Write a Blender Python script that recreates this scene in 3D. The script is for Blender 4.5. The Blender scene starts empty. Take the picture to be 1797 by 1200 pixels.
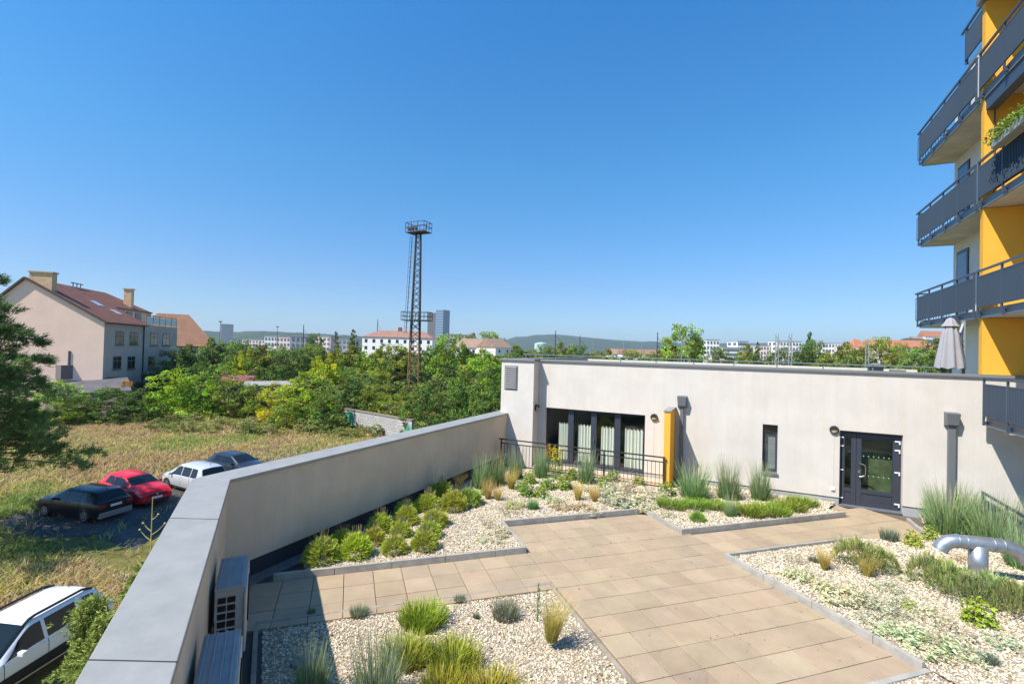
import bpy, bmesh, math, random
import numpy as np
from mathutils import Vector, Matrix
rad = math.radians
SC = bpy.context.scene
COL = SC.collection
# ------------------------------------------------------------------ camera, sky, sun, exposure
CAM = np.array([-3.8043, -16.4003, 4.1])
RT = np.array([0.9008645, 0.43330532, 0.02626112])
UP = np.array([-0.01704152, -0.02514831, 0.99953847])
FW = np.array([-0.43376576, 0.90089625, 0.01527104])
FPX = 857.7
cam = bpy.data.cameras.new('camera'); cam.sensor_width = 36.0; cam.lens = FPX / 1797 * 36
cam.clip_start = 0.1; cam.clip_end = 30000
co = bpy.data.objects.new('camera', cam); COL.objects.link(co)
M = Matrix(((RT[0], UP[0], -FW[0], CAM[0]), (RT[1], UP[1], -FW[1], CAM[1]), (RT[2], UP[2], -FW[2], CAM[2]), (0, 0, 0, 1)))
co.matrix_world = M
SC.camera = co
LIGHT = Vector((0.405, 0.660, -1.0)).normalized()          # direction in which sunlight travels
world = bpy.data.worlds.new('World'); SC.world = world; world.use_nodes = True
wn = world.node_tree; bg = wn.nodes['Background']
sky = wn.nodes.new('ShaderNodeTexSky'); sky.sky_type = 'NISHITA'; sky.sun_disc = False
SUN_EL = math.asin(-LIGHT.z); sky.sun_elevation = SUN_EL
sky.sun_rotation = math.atan2(-LIGHT.x, -LIGHT.y)
sky.altitude = 250; sky.air_density = 1.0; sky.dust_density = 0.35; sky.ozone_density = 2.2
hs = wn.nodes.new('ShaderNodeHueSaturation'); hs.inputs['Saturation'].default_value = 1.1; hs.inputs['Value'].default_value = 1.0
wn.links.new(sky.outputs[0], hs.inputs['Color'])
wtc = wn.nodes.new('ShaderNodeTexCoord'); wsep = wn.nodes.new('ShaderNodeSeparateXYZ'); wramp = wn.nodes.new('ShaderNodeValToRGB'); wmix = wn.nodes.new('ShaderNodeMix')
wn.links.new(wtc.outputs['Generated'], wsep.inputs[0]); wn.links.new(wsep.outputs['Z'], wramp.inputs['Fac'])
wramp.color_ramp.elements[0].position = 0.0; wramp.color_ramp.elements[0].color = (.54, .71, .97, 1)      # clear blue air down to the horizon
wramp.color_ramp.elements[1].position = 0.58; wramp.color_ramp.elements[1].color = (.31, 1.10, 1.50, 1)
we = wramp.color_ramp.elements.new(.12); we.color = (.58, .77, 1.0, 1)
we = wramp.color_ramp.elements.new(.34); we.color = (.44, 1.03, 1.25, 1)
wmix.data_type = 'RGBA'; wmix.blend_type = 'MULTIPLY'; wmix.inputs[0].default_value = 1.0
wn.links.new(hs.outputs[0], wmix.inputs[6]); wn.links.new(wramp.outputs['Color'], wmix.inputs[7]); wn.links.new(wmix.outputs[2], bg.inputs['Color'])
bg.inputs['Strength'].default_value = 0.105
sun = bpy.data.lights.new('sun', 'SUN'); sun.energy = 5.0; sun.angle = rad(0.55); sun.color = (1.0, 0.955, 0.88)
so = bpy.data.objects.new('sun', sun); COL.objects.link(so)
so.rotation_euler = LIGHT.to_track_quat('-Z', 'Y').to_euler()
SC.view_settings.view_transform = 'Standard'; SC.view_settings.look = 'None'
SC.view_settings.gamma = 1.0; SC.view_settings.exposure = 0.55
# ------------------------------------------------------------------ places
GZ = -4.8                                   # level of the waste ground below the roof garden (garden paving is z = 0)
TA = rad(18.256 + 25.71)
A2 = np.array([math.cos(TA), math.sin(TA)]); B2 = np.array([-math.sin(TA), math.cos(TA)])
def T(a, b, z=0.0):                         # paving grid of the garden: a to the right, b away
    p = CAM[:2] + a * A2 + b * B2; return np.array([p[0], p[1], z])
def ray(x, y): return FW + RT * (x - 898.5) / FPX - UP * (y - 600) / FPX
def G(x, y, z=0.0): d = ray(x, y); return CAM + d * ((z - CAM[2]) / d[2])
def VY(x, y, v): d = ray(x, y); return CAM + d * ((v - CAM[1]) / d[1])
def D(x, y, dep): return CAM + ray(x, y) * dep
def dep_of(p): return float((np.asarray(p) - CAM) @ FW)
def PLACE(x, ytop, dep, z0=GZ):             # foot on level z0 at that distance, height up to the given sight line
    p = D(x, ytop, dep); return np.array([p[0], p[1], z0]), p[2] - z0
# ------------------------------------------------------------------ materials
MATS = {}
def mat(name, col, rough=0.7, metal=0.0, spec=0.4, var=0.0, scale=8.0, bump=0.0, bscale=60.0, col2=None, coat=0.0, streak=0.0):
    if name in MATS: return MATS[name]
    m = bpy.data.materials.new(name); m.use_nodes = True; nt = m.node_tree; p = nt.nodes['Principled BSDF']
    p.inputs['Base Color'].default_value = (*col, 1); p.inputs['Roughness'].default_value = rough
    p.inputs['Metallic'].default_value = metal; p.inputs['Specular IOR Level'].default_value = spec
    if coat: p.inputs['Coat Weight'].default_value = coat; p.inputs['Coat Roughness'].default_value = 0.05
    tc = nt.nodes.new('ShaderNodeTexCoord')
    if var > 0 or col2:
        n = nt.nodes.new('ShaderNodeTexNoise'); n.inputs['Scale'].default_value = scale; n.inputs['Detail'].default_value = 8; n.inputs['Roughness'].default_value = 0.65
        nt.links.new(tc.outputs['Object'], n.inputs['Vector'])
        r = nt.nodes.new('ShaderNodeValToRGB'); r.color_ramp.elements[0].position = 0.32; r.color_ramp.elements[1].position = 0.68
        c2 = col2 or tuple(max(0, c * (1 - var)) for c in col); c1 = col if col2 else tuple(min(1, c * (1 + var * 0.5)) for c in col)
        r.color_ramp.elements[0].color = (*c2, 1); r.color_ramp.elements[1].color = (*c1, 1)
        nt.links.new(n.outputs['Fac'], r.inputs['Fac']); out = r.outputs['Color']
        if streak:
            mp = nt.nodes.new('ShaderNodeMapping'); mp.inputs['Scale'].default_value = (5.5, 5.5, .35); nt.links.new(tc.outputs['Object'], mp.inputs['Vector'])
            n3 = nt.nodes.new('ShaderNodeTexNoise'); n3.inputs['Scale'].default_value = 1.0; n3.inputs['Detail'].default_value = 6; nt.links.new(mp.outputs['Vector'], n3.inputs['Vector'])
            r3 = nt.nodes.new('ShaderNodeValToRGB'); r3.color_ramp.elements[0].position = .34; r3.color_ramp.elements[1].position = .56; v = 1 - streak; r3.color_ramp.elements[0].color = (v, v * .985, v * .96, 1); nt.links.new(n3.outputs['Fac'], r3.inputs['Fac'])
            n4 = nt.nodes.new('ShaderNodeTexNoise'); n4.inputs['Scale'].default_value = 42; n4.inputs['Detail'].default_value = 3; nt.links.new(tc.outputs['Object'], n4.inputs['Vector'])
            r4 = nt.nodes.new('ShaderNodeValToRGB'); r4.color_ramp.elements[0].position = .3; r4.color_ramp.elements[1].position = .6; r4.color_ramp.elements[0].color = (.90, .89, .88, 1); nt.links.new(n4.outputs['Fac'], r4.inputs['Fac'])
            for rr in (r3, r4):
                mx = nt.nodes.new('ShaderNodeMix'); mx.data_type = 'RGBA'; mx.blend_type = 'MULTIPLY'; mx.inputs[0].default_value = 1.0; nt.links.new(out, mx.inputs[6]); nt.links.new(rr.outputs['Color'], mx.inputs[7]); out = mx.outputs[2]
        nt.links.new(out, p.inputs['Base Color'])
    if bump > 0:
        n2 = nt.nodes.new('ShaderNodeTexNoise'); n2.inputs['Scale'].default_value = bscale; n2.inputs['Detail'].default_value = 4
        nt.links.new(tc.outputs['Object'], n2.inputs['Vector'])
        b = nt.nodes.new('ShaderNodeBump'); b.inputs['Strength'].default_value = bump; b.inputs['Distance'].default_value = 0.01
        nt.links.new(n2.outputs['Fac'], b.inputs['Height']); nt.links.new(b.outputs['Normal'], p.inputs['Normal'])
    MATS[name] = m; return m
def leafmat(name, transl=0.35, rough=0.6):
    if name in MATS: return MATS[name]
    m = bpy.data.materials.new(name); m.use_nodes = True; nt = m.node_tree; p = nt.nodes['Principled BSDF']; out = nt.nodes['Material Output']
    at = nt.nodes.new('ShaderNodeAttribute'); at.attribute_name = 'Col'
    oi = nt.nodes.new('ShaderNodeObjectInfo')
    mx = nt.nodes.new('ShaderNodeMix'); mx.data_type = 'RGBA'; mx.blend_type = 'MULTIPLY'; mx.inputs[0].default_value = 1.0
    nt.links.new(at.outputs['Color'], mx.inputs[6]); nt.links.new(oi.outputs['Color'], mx.inputs[7])
    nt.links.new(mx.outputs[2], p.inputs['Base Color']); p.inputs['Roughness'].default_value = rough; p.inputs['Specular IOR Level'].default_value = 0.25
    t = nt.nodes.new('ShaderNodeBsdfTranslucent'); nt.links.new(mx.outputs[2], t.inputs['Color'])
    ms = nt.nodes.new('ShaderNodeMixShader'); ms.inputs[0].default_value = transl
    nt.links.new(p.outputs[0], ms.inputs[1]); nt.links.new(t.outputs[0], ms.inputs[2]); nt.links.new(ms.outputs[0], out.inputs['Surface'])
    MATS[name] = m; return m
def attmat(name, rough=0.8, spec=0.3, bump=0.0, bscale=80, var=0.0, scale=3.0):
    if name in MATS: return MATS[name]
    m = bpy.data.materials.new(name); m.use_nodes = True; nt = m.node_tree; p = nt.nodes['Principled BSDF']
    at = nt.nodes.new('ShaderNodeAttribute'); at.attribute_name = 'Col'
    src = at.outputs['Color']
    tc = nt.nodes.new('ShaderNodeTexCoord')
    if var:
        n = nt.nodes.new('ShaderNodeTexNoise'); n.inputs['Scale'].default_value = scale; n.inputs['Detail'].default_value = 9; n.inputs['Roughness'].default_value = 0.7
        nt.links.new(tc.outputs['Object'], n.inputs['Vector'])
        r = nt.nodes.new('ShaderNodeValToRGB'); r.color_ramp.elements[0].position = 0.3; r.color_ramp.elements[1].position = 0.7
        r.color_ramp.elements[0].color = (1 - var, 1 - var, 1 - var * 0.9, 1); r.color_ramp.elements[1].color = (1, 1, 1, 1)
        nt.links.new(n.outputs['Fac'], r.inputs['Fac'])
        mx = nt.nodes.new('ShaderNodeMix'); mx.data_type = 'RGBA'; mx.blend_type = 'MULTIPLY'; mx.inputs[0].default_value = 1.0
        nt.links.new(src, mx.inputs[6]); nt.links.new(r.outputs['Color'], mx.inputs[7]); src = mx.outputs[2]
    nt.links.new(src, p.inputs['Base Color'])
    p.inputs['Roughness'].default_value = rough; p.inputs['Specular IOR Level'].default_value = spec
    if bump:
        n2 = nt.nodes.new('ShaderNodeTexNoise'); n2.inputs['Scale'].default_value = bscale
        nt.links.new(tc.outputs['Object'], n2.inputs['Vector'])
        b = nt.nodes.new('ShaderNodeBump'); b.inputs['Strength'].default_value = bump; b.inputs['Distance'].default_value = 0.01
        nt.links.new(n2.outputs['Fac'], b.inputs['Height']); nt.links.new(b.outputs['Normal'], p.inputs['Normal'])
    MATS[name] = m; return m
def glassmat(name, tint=(0.8, 0.85, 0.83), refl=0.12):
    if name in MATS: return MATS[name]
    m = bpy.data.materials.new(name); m.use_nodes = True; nt = m.node_tree; out = nt.nodes['Material Output']
    nt.nodes.remove(nt.nodes['Principled BSDF'])
    t = nt.nodes.new('ShaderNodeBsdfTransparent'); t.inputs[0].default_value = (*tint, 1)
    g = nt.nodes.new('ShaderNodeBsdfGlossy'); g.inputs['Roughness'].default_value = 0.02
    f0_ = nt.nodes.new('ShaderNodeLayerWeight'); f0_.inputs['Blend'].default_value = .5; f = nt.nodes.new('ShaderNodeMath'); f.operation = 'POWER'; f.inputs[1].default_value = 4.0; nt.links.new(f0_.outputs['Facing'], f.inputs[0])
    ma = nt.nodes.new('ShaderNodeMath'); ma.operation = 'ADD'; ma.inputs[1].default_value = refl + .04; nt.links.new(f.outputs[0], ma.inputs[0])
    ms = nt.nodes.new('ShaderNodeMixShader'); nt.links.new(ma.outputs[0], ms.inputs[0]); nt.links.new(t.outputs[0], ms.inputs[1]); nt.links.new(g.outputs[0], ms.inputs[2])
    nt.links.new(ms.outputs[0], out.inputs['Surface']); MATS[name] = m; return m
def tilemat(name, c1, c2, cm, w, h, offset=0.5, mortar=0.02, rough=0.85, rot=None, noise=0.25):
    if name in MATS: return MATS[name]
    m = bpy.data.materials.new(name); m.use_nodes = True; nt = m.node_tree; p = nt.nodes['Principled BSDF']; p.inputs['Roughness'].default_value = rough
    uv = nt.nodes.new('ShaderNodeUVMap'); b = nt.nodes.new('ShaderNodeTexBrick'); b.offset = offset
    b.inputs['Color1'].default_value = (*c1, 1); b.inputs['Color2'].default_value = (*c2, 1); b.inputs['Mortar'].default_value = (*cm, 1)
    b.inputs['Scale'].default_value = 1.0; b.inputs['Mortar Size'].default_value = mortar; b.inputs['Brick Width'].default_value = w; b.inputs['Row Height'].default_value = h
    nt.links.new(uv.outputs[0], b.inputs['Vector'])
    n = nt.nodes.new('ShaderNodeTexNoise'); n.inputs['Scale'].default_value = 0.9; n.inputs['Detail'].default_value = 8
    nt.links.new(uv.outputs[0], n.inputs['Vector'])
    r = nt.nodes.new('ShaderNodeValToRGB'); r.color_ramp.elements[0].position = .3; r.color_ramp.elements[1].position = .7
    r.color_ramp.elements[0].color = (1 - noise, 1 - noise, 1 - noise, 1); r.color_ramp.elements[1].color = (1, 1, 1, 1)
    nt.links.new(n.outputs['Fac'], r.inputs['Fac'])
    mx = nt.nodes.new('ShaderNodeMix'); mx.data_type = 'RGBA'; mx.blend_type = 'MULTIPLY'; mx.inputs[0].default_value = 1
    nt.links.new(b.outputs['Color'], mx.inputs[6]); nt.links.new(r.outputs['Color'], mx.inputs[7]); nt.links.new(mx.outputs[2], p.inputs['Base Color'])
    bp = nt.nodes.new('ShaderNodeBump'); bp.inputs['Strength'].default_value = 0.4; bp.inputs['Distance'].default_value = 0.03; bp.invert = True
    nt.links.new(b.outputs['Fac'], bp.inputs['Height']); nt.links.new(bp.outputs['Normal'], p.inputs['Normal'])
    MATS[name] = m; return m
# ------------------------------------------------------------------ mesh builder
class MB:
    def __init__(s): s.v = []; s.f = []; s.uv = []
    def face(s, pts, uv=None):
        i = len(s.v); s.v += [tuple(map(float, p)) for p in pts]; s.f.append(list(range(i, i + len(pts)))); s.uv.append(uv)
    def hexa(s, p):                        # 4 bottom (ccw from above) + 4 top
        i = len(s.v); s.v += [tuple(map(float, q)) for q in p]
        for q in ((3, 2, 1, 0), (4, 5, 6, 7), (0, 1, 5, 4), (1, 2, 6, 5), (2, 3, 7, 6), (3, 0, 4, 7)): s.f.append([i + k for k in q]); s.uv.append(None)
        return s
    def box(s, x0, x1, y0, y1, z0, z1):
        return s.hexa([(x0, y0, z0), (x1, y0, z0), (x1, y1, z0), (x0, y1, z0), (x0, y0, z1), (x1, y0, z1), (x1, y1, z1), (x0, y1, z1)])
    def prism(s, poly, z0, z1):            # poly ccw xy
        n = len(poly); i = len(s.v)
        s.v += [(float(p[0]), float(p[1]), z0) for p in poly] + [(float(p[0]), float(p[1]), z1) for p in poly]
        s.f.append([i + k for k in range(n)][::-1]); s.f.append([i + n + k for k in range(n)])
        for k in range(n): s.f.append([i + k, i + (k + 1) % n, i + n + (k + 1) % n, i + n + k])
        s.uv += [None] * (n + 2); return s
    def bar(s, a, b, w, h=None, up=(0, 0, 1)):   # rectangular bar a->b
        h = h or w; a = Vector(a); b = Vector(b); d = (b - a).normalized(); u = Vector(up)
        if abs(d.dot(u)) > .99: u = Vector((1, 0, 0))
        x = d.cross(u).normalized(); y = x.cross(d)
        q = [(-w / 2, -h / 2), (w / 2, -h / 2), (w / 2, h / 2), (-w / 2, h / 2)]
        return s.hexa([b + x * i + y * j for i, j in q] + [a + x * i + y * j for i, j in q])
    def tube(s, pts, r, n=8, caps=True):
        pts = [Vector(p) for p in pts]; rs = r if isinstance(r, (list, tuple)) else [r] * len(pts); base = len(s.v); prev = None
        for k, p in enumerate(pts):
            d = (pts[min(k + 1, len(pts) - 1)] - pts[max(k - 1, 0)]).normalized()
            if prev is None:
                u = Vector((0, 0, 1)) if abs(d.z) < .9 else Vector((1, 0, 0)); x = d.cross(u).normalized()
            else: x = (prev - d * prev.dot(d)).normalized()
            prev = x; y = d.cross(x)
            for j in range(n):
                t = 2 * math.pi * j / n; q = p + (x * math.cos(t) + y * math.sin(t)) * rs[k]; s.v.append(tuple(q))
        for k in range(len(pts) - 1):
            for j in range(n):
                s.f.append([base + k * n + j, base + k * n + (j + 1) % n, base + (k + 1) * n + (j + 1) % n, base + (k + 1) * n + j]); s.uv.append(None)
        if caps:
            s.f.append([base + j for j in range(n)][::-1]); s.f.append([base + (len(pts) - 1) * n + j for j in range(n)]); s.uv += [None, None]
        return s
    def disc(s, c, nrm, r, th, n=20):
        c = Vector(c); nrm = Vector(nrm).normalized(); return s.tube([c, c + nrm * th], r, n)
    def dome(s, c, r, h, n=20, m=5, nrm=(0, -1, 0)):
        c = Vector(c); d = Vector(nrm).normalized(); u = Vector((0, 0, 1)) if abs(d.z) < .9 else Vector((1, 0, 0)); x = d.cross(u).normalized(); y = d.cross(x)
        pts = []; rs = []
        for k in range(m + 1):
            t = math.pi / 2 * k / m; pts.append(c + d * h * math.sin(t)); rs.append(max(1e-3, r * math.cos(t)))
        return s.tube(pts, rs, n)
    def build(s, name, m, parent=None, smooth=False, bevel=0, seg=2, org=None):
        off = OFF.get(parent.name, np.zeros(3)) if parent is not None else (np.zeros(3) if org is None else np.asarray(org, float))
        me = bpy.data.meshes.new(name); V = np.array(s.v) - off
        me.from_pydata([tuple(p) for p in V], [], s.f)
        if any(u for u in s.uv):
            l = me.uv_layers.new(name='UVMap')
            for p, u in zip(me.polygons, s.uv):
                if u:
                    for li, q in zip(p.loop_indices, u): l.data[li].uv = q
        for mm in (m if isinstance(m, list) else [m]): me.materials.append(mm)
        if smooth:
            for p in me.polygons: p.use_smooth = True
        o = bpy.data.objects.new(name, me); COL.objects.link(o)
        if parent is not None: o.parent = parent; OFF[o.name] = off
        else: o.location = tuple(off); OFF[o.name] = off
        if bevel:
            b = o.modifiers.new('bevel', 'BEVEL'); b.width = bevel; b.segments = seg; b.limit_method = 'ANGLE'
        return o
OFF = {}
def empty(name, loc, rz=0):
    o = bpy.data.objects.new(name, None); COL.objects.link(o); o.location = tuple(map(float, loc)); o.rotation_euler = (0, 0, rz); o.empty_display_size = .2
    OFF[o.name] = np.asarray(loc, float); return o
def tag(o, label=None, cat=None, group=None, kind=None):
    if label: o['label'] = label
    if cat: o['category'] = cat
    if group: o['group'] = group
    if kind or (label and cat): o['kind'] = kind or 'thing'
    return o
def npmesh(name, V, F, cols=None, smooth=False):
    V = np.asarray(V, np.float32).reshape(-1, 3); F = np.asarray(F, np.int32); k = F.shape[1]
    me = bpy.data.meshes.new(name); me.vertices.add(len(V)); me.vertices.foreach_set('co', V.ravel())
    me.loops.add(F.size); me.loops.foreach_set('vertex_index', F.ravel()); me.polygons.add(len(F))
    me.polygons.foreach_set('loop_start', np.arange(0, F.size, k, dtype=np.int32)); me.polygons.foreach_set('loop_total', np.full(len(F), k, np.int32))
    me.polygons.foreach_set('use_smooth', np.full(len(F), bool(smooth)))
    me.update(calc_edges=True)
    if cols is not None:
        at = me.attributes.new('Col', 'FLOAT_COLOR', 'POINT'); c = np.ones((len(V), 4), np.float32); c[:, :3] = cols; at.data.foreach_set('color', c.ravel())
    return me
def obj(name, me, m, parent=None):
    o = bpy.data.objects.new(name, me); COL.objects.link(o)
    if m is not None and not len(me.materials): me.materials.append(m)
    if parent is not None: o.parent = parent
    return o
def copy_tree(o, parent=None):
    c = o.copy(); COL.objects.link(c)
    if parent is not None: c.parent = parent
    for ch in o.children: copy_tree(ch, c)
    return c
RNG = np.random.default_rng(7)
random.seed(5)
# ------------------------------------------------------------------ vegetation shapes
def blades(n, h, hj, r0, spread, droop, w, c0, c1, cj=.15, seg=3, base=None, azim=None, tip=.15, lean=(0, 0), pw=1.0, rng=RNG, outk=1.0):
    """n curved blades of grass; returns vertices, quads, colours"""
    az = rng.uniform(0, 2 * np.pi, n) if azim is None else azim
    rr = r0 * np.sqrt(rng.uniform(0, 1, n)); b = np.stack([rr * np.cos(az), rr * np.sin(az), np.zeros(n)], 1)
    az2 = az + rng.normal(0, .5, n)
    if base is not None: b = base
    H = h * (1 - hj * rng.uniform(0, 1, n) ** pw); tl = spread * rng.uniform(0.05, 1, n) ** .8; dr = droop * rng.uniform(.3, 1, n)
    dx = np.stack([np.cos(az2), np.sin(az2)], 1); side = np.stack([-np.sin(az2), np.cos(az2)], 1)
    side = side * np.cos(rng.uniform(-1, 1, n))[:, None] + dx * np.sin(rng.uniform(-1.2, 1.2, n))[:, None]
    V = np.zeros((n, seg + 1, 2, 3)); C = np.zeros((n, seg + 1, 2, 3))
    jit = 1 + cj * rng.normal(0, 1, (n, 1)); hue = rng.normal(0, cj * .35, (n, 3))
    for k in range(seg + 1):
        t = k / seg; out = H * (np.sin(tl) * t + dr * t * t); z = H * (np.cos(tl) * t - .5 * dr * t ** 2.2)
        ctr = b.copy(); ctr[:, :2] += dx * out[:, None] * outk + np.array(lean) * (H * t ** 1.6)[:, None]; ctr[:, 2] += np.maximum(z, -.02)
        ww = w * (1 - (1 - tip) * t) / 2
        V[:, k, 0, :2] = ctr[:, :2] + side * ww; V[:, k, 1, :2] = ctr[:, :2] - side * ww; V[:, k, :, 2] = ctr[:, 2:3]
        col = (np.array(c0) * (1 - t) + np.array(c1) * t) * jit + hue * np.mean(c1)
        C[:, k, 0] = col; C[:, k, 1] = col
    i = np.arange(n)[:, None] * (seg + 1) * 2 + np.arange(seg)[None] * 2
    F = np.stack([i, i + 1, i + 3, i + 2], -1).reshape(-1, 4)
    return V.reshape(-1, 3), F, np.clip(C.reshape(-1, 3), .004, 1)
def leaves(P, N, size, sj, c, cj, asp=.55, rng=RNG, jitn=.8, cols=None):
    n = len(P); Nn = N + rng.normal(0, jitn, (n, 3)); Nn /= np.linalg.norm(Nn, axis=1)[:, None] + 1e-9
    r = rng.normal(0, 1, (n, 3)); U = np.cross(Nn, r); U /= np.linalg.norm(U, axis=1)[:, None] + 1e-9; W = np.cross(Nn, U)
    s = size * (1 + sj * rng.uniform(-1, 1, n))[:, None] / 2
    bend = Nn * s * .25
    V = np.stack([P - U * s - bend, P - W * s * asp, P + U * s - bend, P + W * s * asp], 1)
    base = np.array(c)[None] if cols is None else cols
    C = base * (1 + cj * rng.normal(0, 1, (n, 1))) + rng.normal(0, cj * .25, (n, 3)) * base.mean()
    C = np.repeat(np.clip(C, .003, 1)[:, None], 4, 1)
    F = np.arange(n * 4).reshape(n, 4)
    return V.reshape(-1, 3), F, C.reshape(-1, 3)
def merge(*parts):
    V = []; F = []; C = []; o = 0
    for v, f, c in parts: V.append(v); F.append(f + o); C.append(c); o += len(v)
    return np.concatenate(V), np.concatenate(F), np.concatenate(C)
def crown(nclump, nleaf, size, shape='round', rng=RNG, lo=.12, fill=.55, c=(.085, .14, .03), csz=.16, clv=.3):
    """unit crown: width 1, height 1; clumps of leaves with holes between them"""
    P = []; 
    while len(P) < nclump:
        p = rng.uniform(-1, 1, 3); p[2] = rng.uniform(0, 1); z = p[2]
        if shape == 'round': R = math.sqrt(max(0, 1 - ((z - .52) / .5) ** 2)) if z > .02 else 0
        elif shape == 'bush': R = math.sqrt(max(0, 1 - (z / 1.0) ** 2)) * (1.0 if z > .1 else .95)
        elif shape == 'cone': R = (1 - z) ** .85 if z > lo else 0
        elif shape == 'tall': R = math.sin(math.pi * min(1, max(0, (z - .05)) / .95) ** .8) ** .7
        else: R = 1
        ang = math.atan2(p[1], p[0]); R *= .84 + .16 * math.sin(3 * ang + 5 * z + 1.3) + rng.normal(0, .05)
        q = math.hypot(p[0], p[1])
        if q > R or q < R * fill * rng.uniform(.2, 1): continue
        P.append([p[0] * .5, p[1] * .5, z])
    P = np.array(P); k = rng.integers(0, nclump, nleaf); rc = csz * rng.uniform(.5, 1.15, nclump)
    d = rng.normal(0, 1, (nleaf, 3)); d /= np.linalg.norm(d, axis=1)[:, None]; d[:, 2] = d[:, 2] * .8 + .12
    q = P[k] + d * (rc[k] * rng.uniform(.25, 1, nleaf) ** .5)[:, None] * np.array([.75, .75, .62])
    q[:, 2] = np.clip(q[:, 2], .0, 1.05)
    N = d + np.array([0, 0, .35])
    cl = np.array(c)[None] * (1 + clv * rng.normal(0, 1, (nclump, 1))) * np.array([1, 1, 1]) + rng.normal(0, .12, (nclump, 3)) * np.mean(c) * np.array([1, .4, .5])
    return leaves(q, N, size, .5, c, .22, rng=rng, cols=np.clip(cl, .008, 1)[k])
LEAF = leafmat('foliage'); GRASS = leafmat('grass_blade', .3, .7); NEEDLE = leafmat('needles', .15, .65)
BARK = mat('bark', (.11, .085, .06), .9, var=.5, scale=6, bump=.6, bscale=30)
def trunk_mesh(name, h, r, limbs=5, crown_r=.4, rng=random):
    mb = MB(); mb.tube([(0, 0, -.3), (.02 * h, 0, h * .35), (0, .02 * h, h * .7)], [r, r * .75, r * .35], 8)
    for k in range(limbs):
        a = 2 * math.pi * k / limbs + rng.uniform(-.4, .4); z = h * rng.uniform(.25, .6); L = crown_r * rng.uniform(.5, .9)
        mb.tube([(0, 0, z), (L * .5 * math.cos(a), L * .5 * math.sin(a), z + L * .45), (L * math.cos(a), L * math.sin(a), z + L * .8)], [r * .45, r * .3, r * .1], 6)
    me = bpy.data.meshes.new(name); me.from_pydata(mb.v, [], mb.f); me.materials.append(BARK); return me
G1 = (.22, .29, .056)
CROWNS = {
 'broad': [npmesh('broad_crown', *crown(95, 6500, .042, 'round', c=G1)), npmesh('broad_crown', *crown(80, 7000, .048, 'round', c=G1, fill=.4, csz=.19))],
 'bush': [npmesh('bush_foliage', *crown(75, 6500, .036, 'bush', c=G1)), npmesh('bush_foliage', *crown(60, 6000, .038, 'bush', c=G1, csz=.2)), npmesh('bush_foliage', *crown(90, 6500, .034, 'bush', c=G1, csz=.13))],
 'cone': [npmesh('conifer_crown', *crown(120, 5000, .05, 'cone', c=G1, csz=.11))],
 'tall': [npmesh('tall_crown', *crown(110, 5000, .045, 'tall', c=G1, csz=.15)), npmesh('tall_crown', *crown(60, 3000, .05, 'tall', c=G1, csz=.13, fill=.2))],
}
for l in CROWNS.values():
    for me in l: me.materials.append(LEAF)
TRUNKS = [trunk_mesh('trunk', .75, .022, 6, .35), trunk_mesh('trunk', .8, .018, 8, .3)]
NTREE = [0]
def tree(shape, x, ytop, wpx, dep, label, col=(1, 1, 1), z0=GZ, cat=None, group='trees and bushes on the waste ground', name=None):
    p, h = PLACE(x, ytop, dep, z0); w = wpx / FPX * dep; NTREE[0] += 1; k = NTREE[0]
    col = tuple(c * random.uniform(.93, 1.07) for c in col)
    me = CROWNS[shape][k % len(CROWNS[shape])]; rz = random.uniform(0, 6.28)
    if shape == 'bush':
        o = obj(name or 'bush', me, None); o.location = p - np.array([0, 0, .1]); o.scale = (w * 1.02, w * random.uniform(.85, 1.0), h + .1); o.rotation_euler.z = rz; o.color = (*col, 1)
        return tag(o, label, cat or 'bush', group)
    r = empty(name or {'broad': 'broadleaf_tree', 'cone': 'conifer_tree', 'tall': 'slender_tree'}[shape], p, rz); tag(r, label, cat or 'tree', group)
    t = obj('trunk', TRUNKS[k % 2], None, r); t.scale = (h * .9, h * .9, h)
    c = obj('crown', me, None, r); c.scale = (w, w, h * .93); c.location.z = h * .06; c.color = (*col, 1)
    return r
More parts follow.
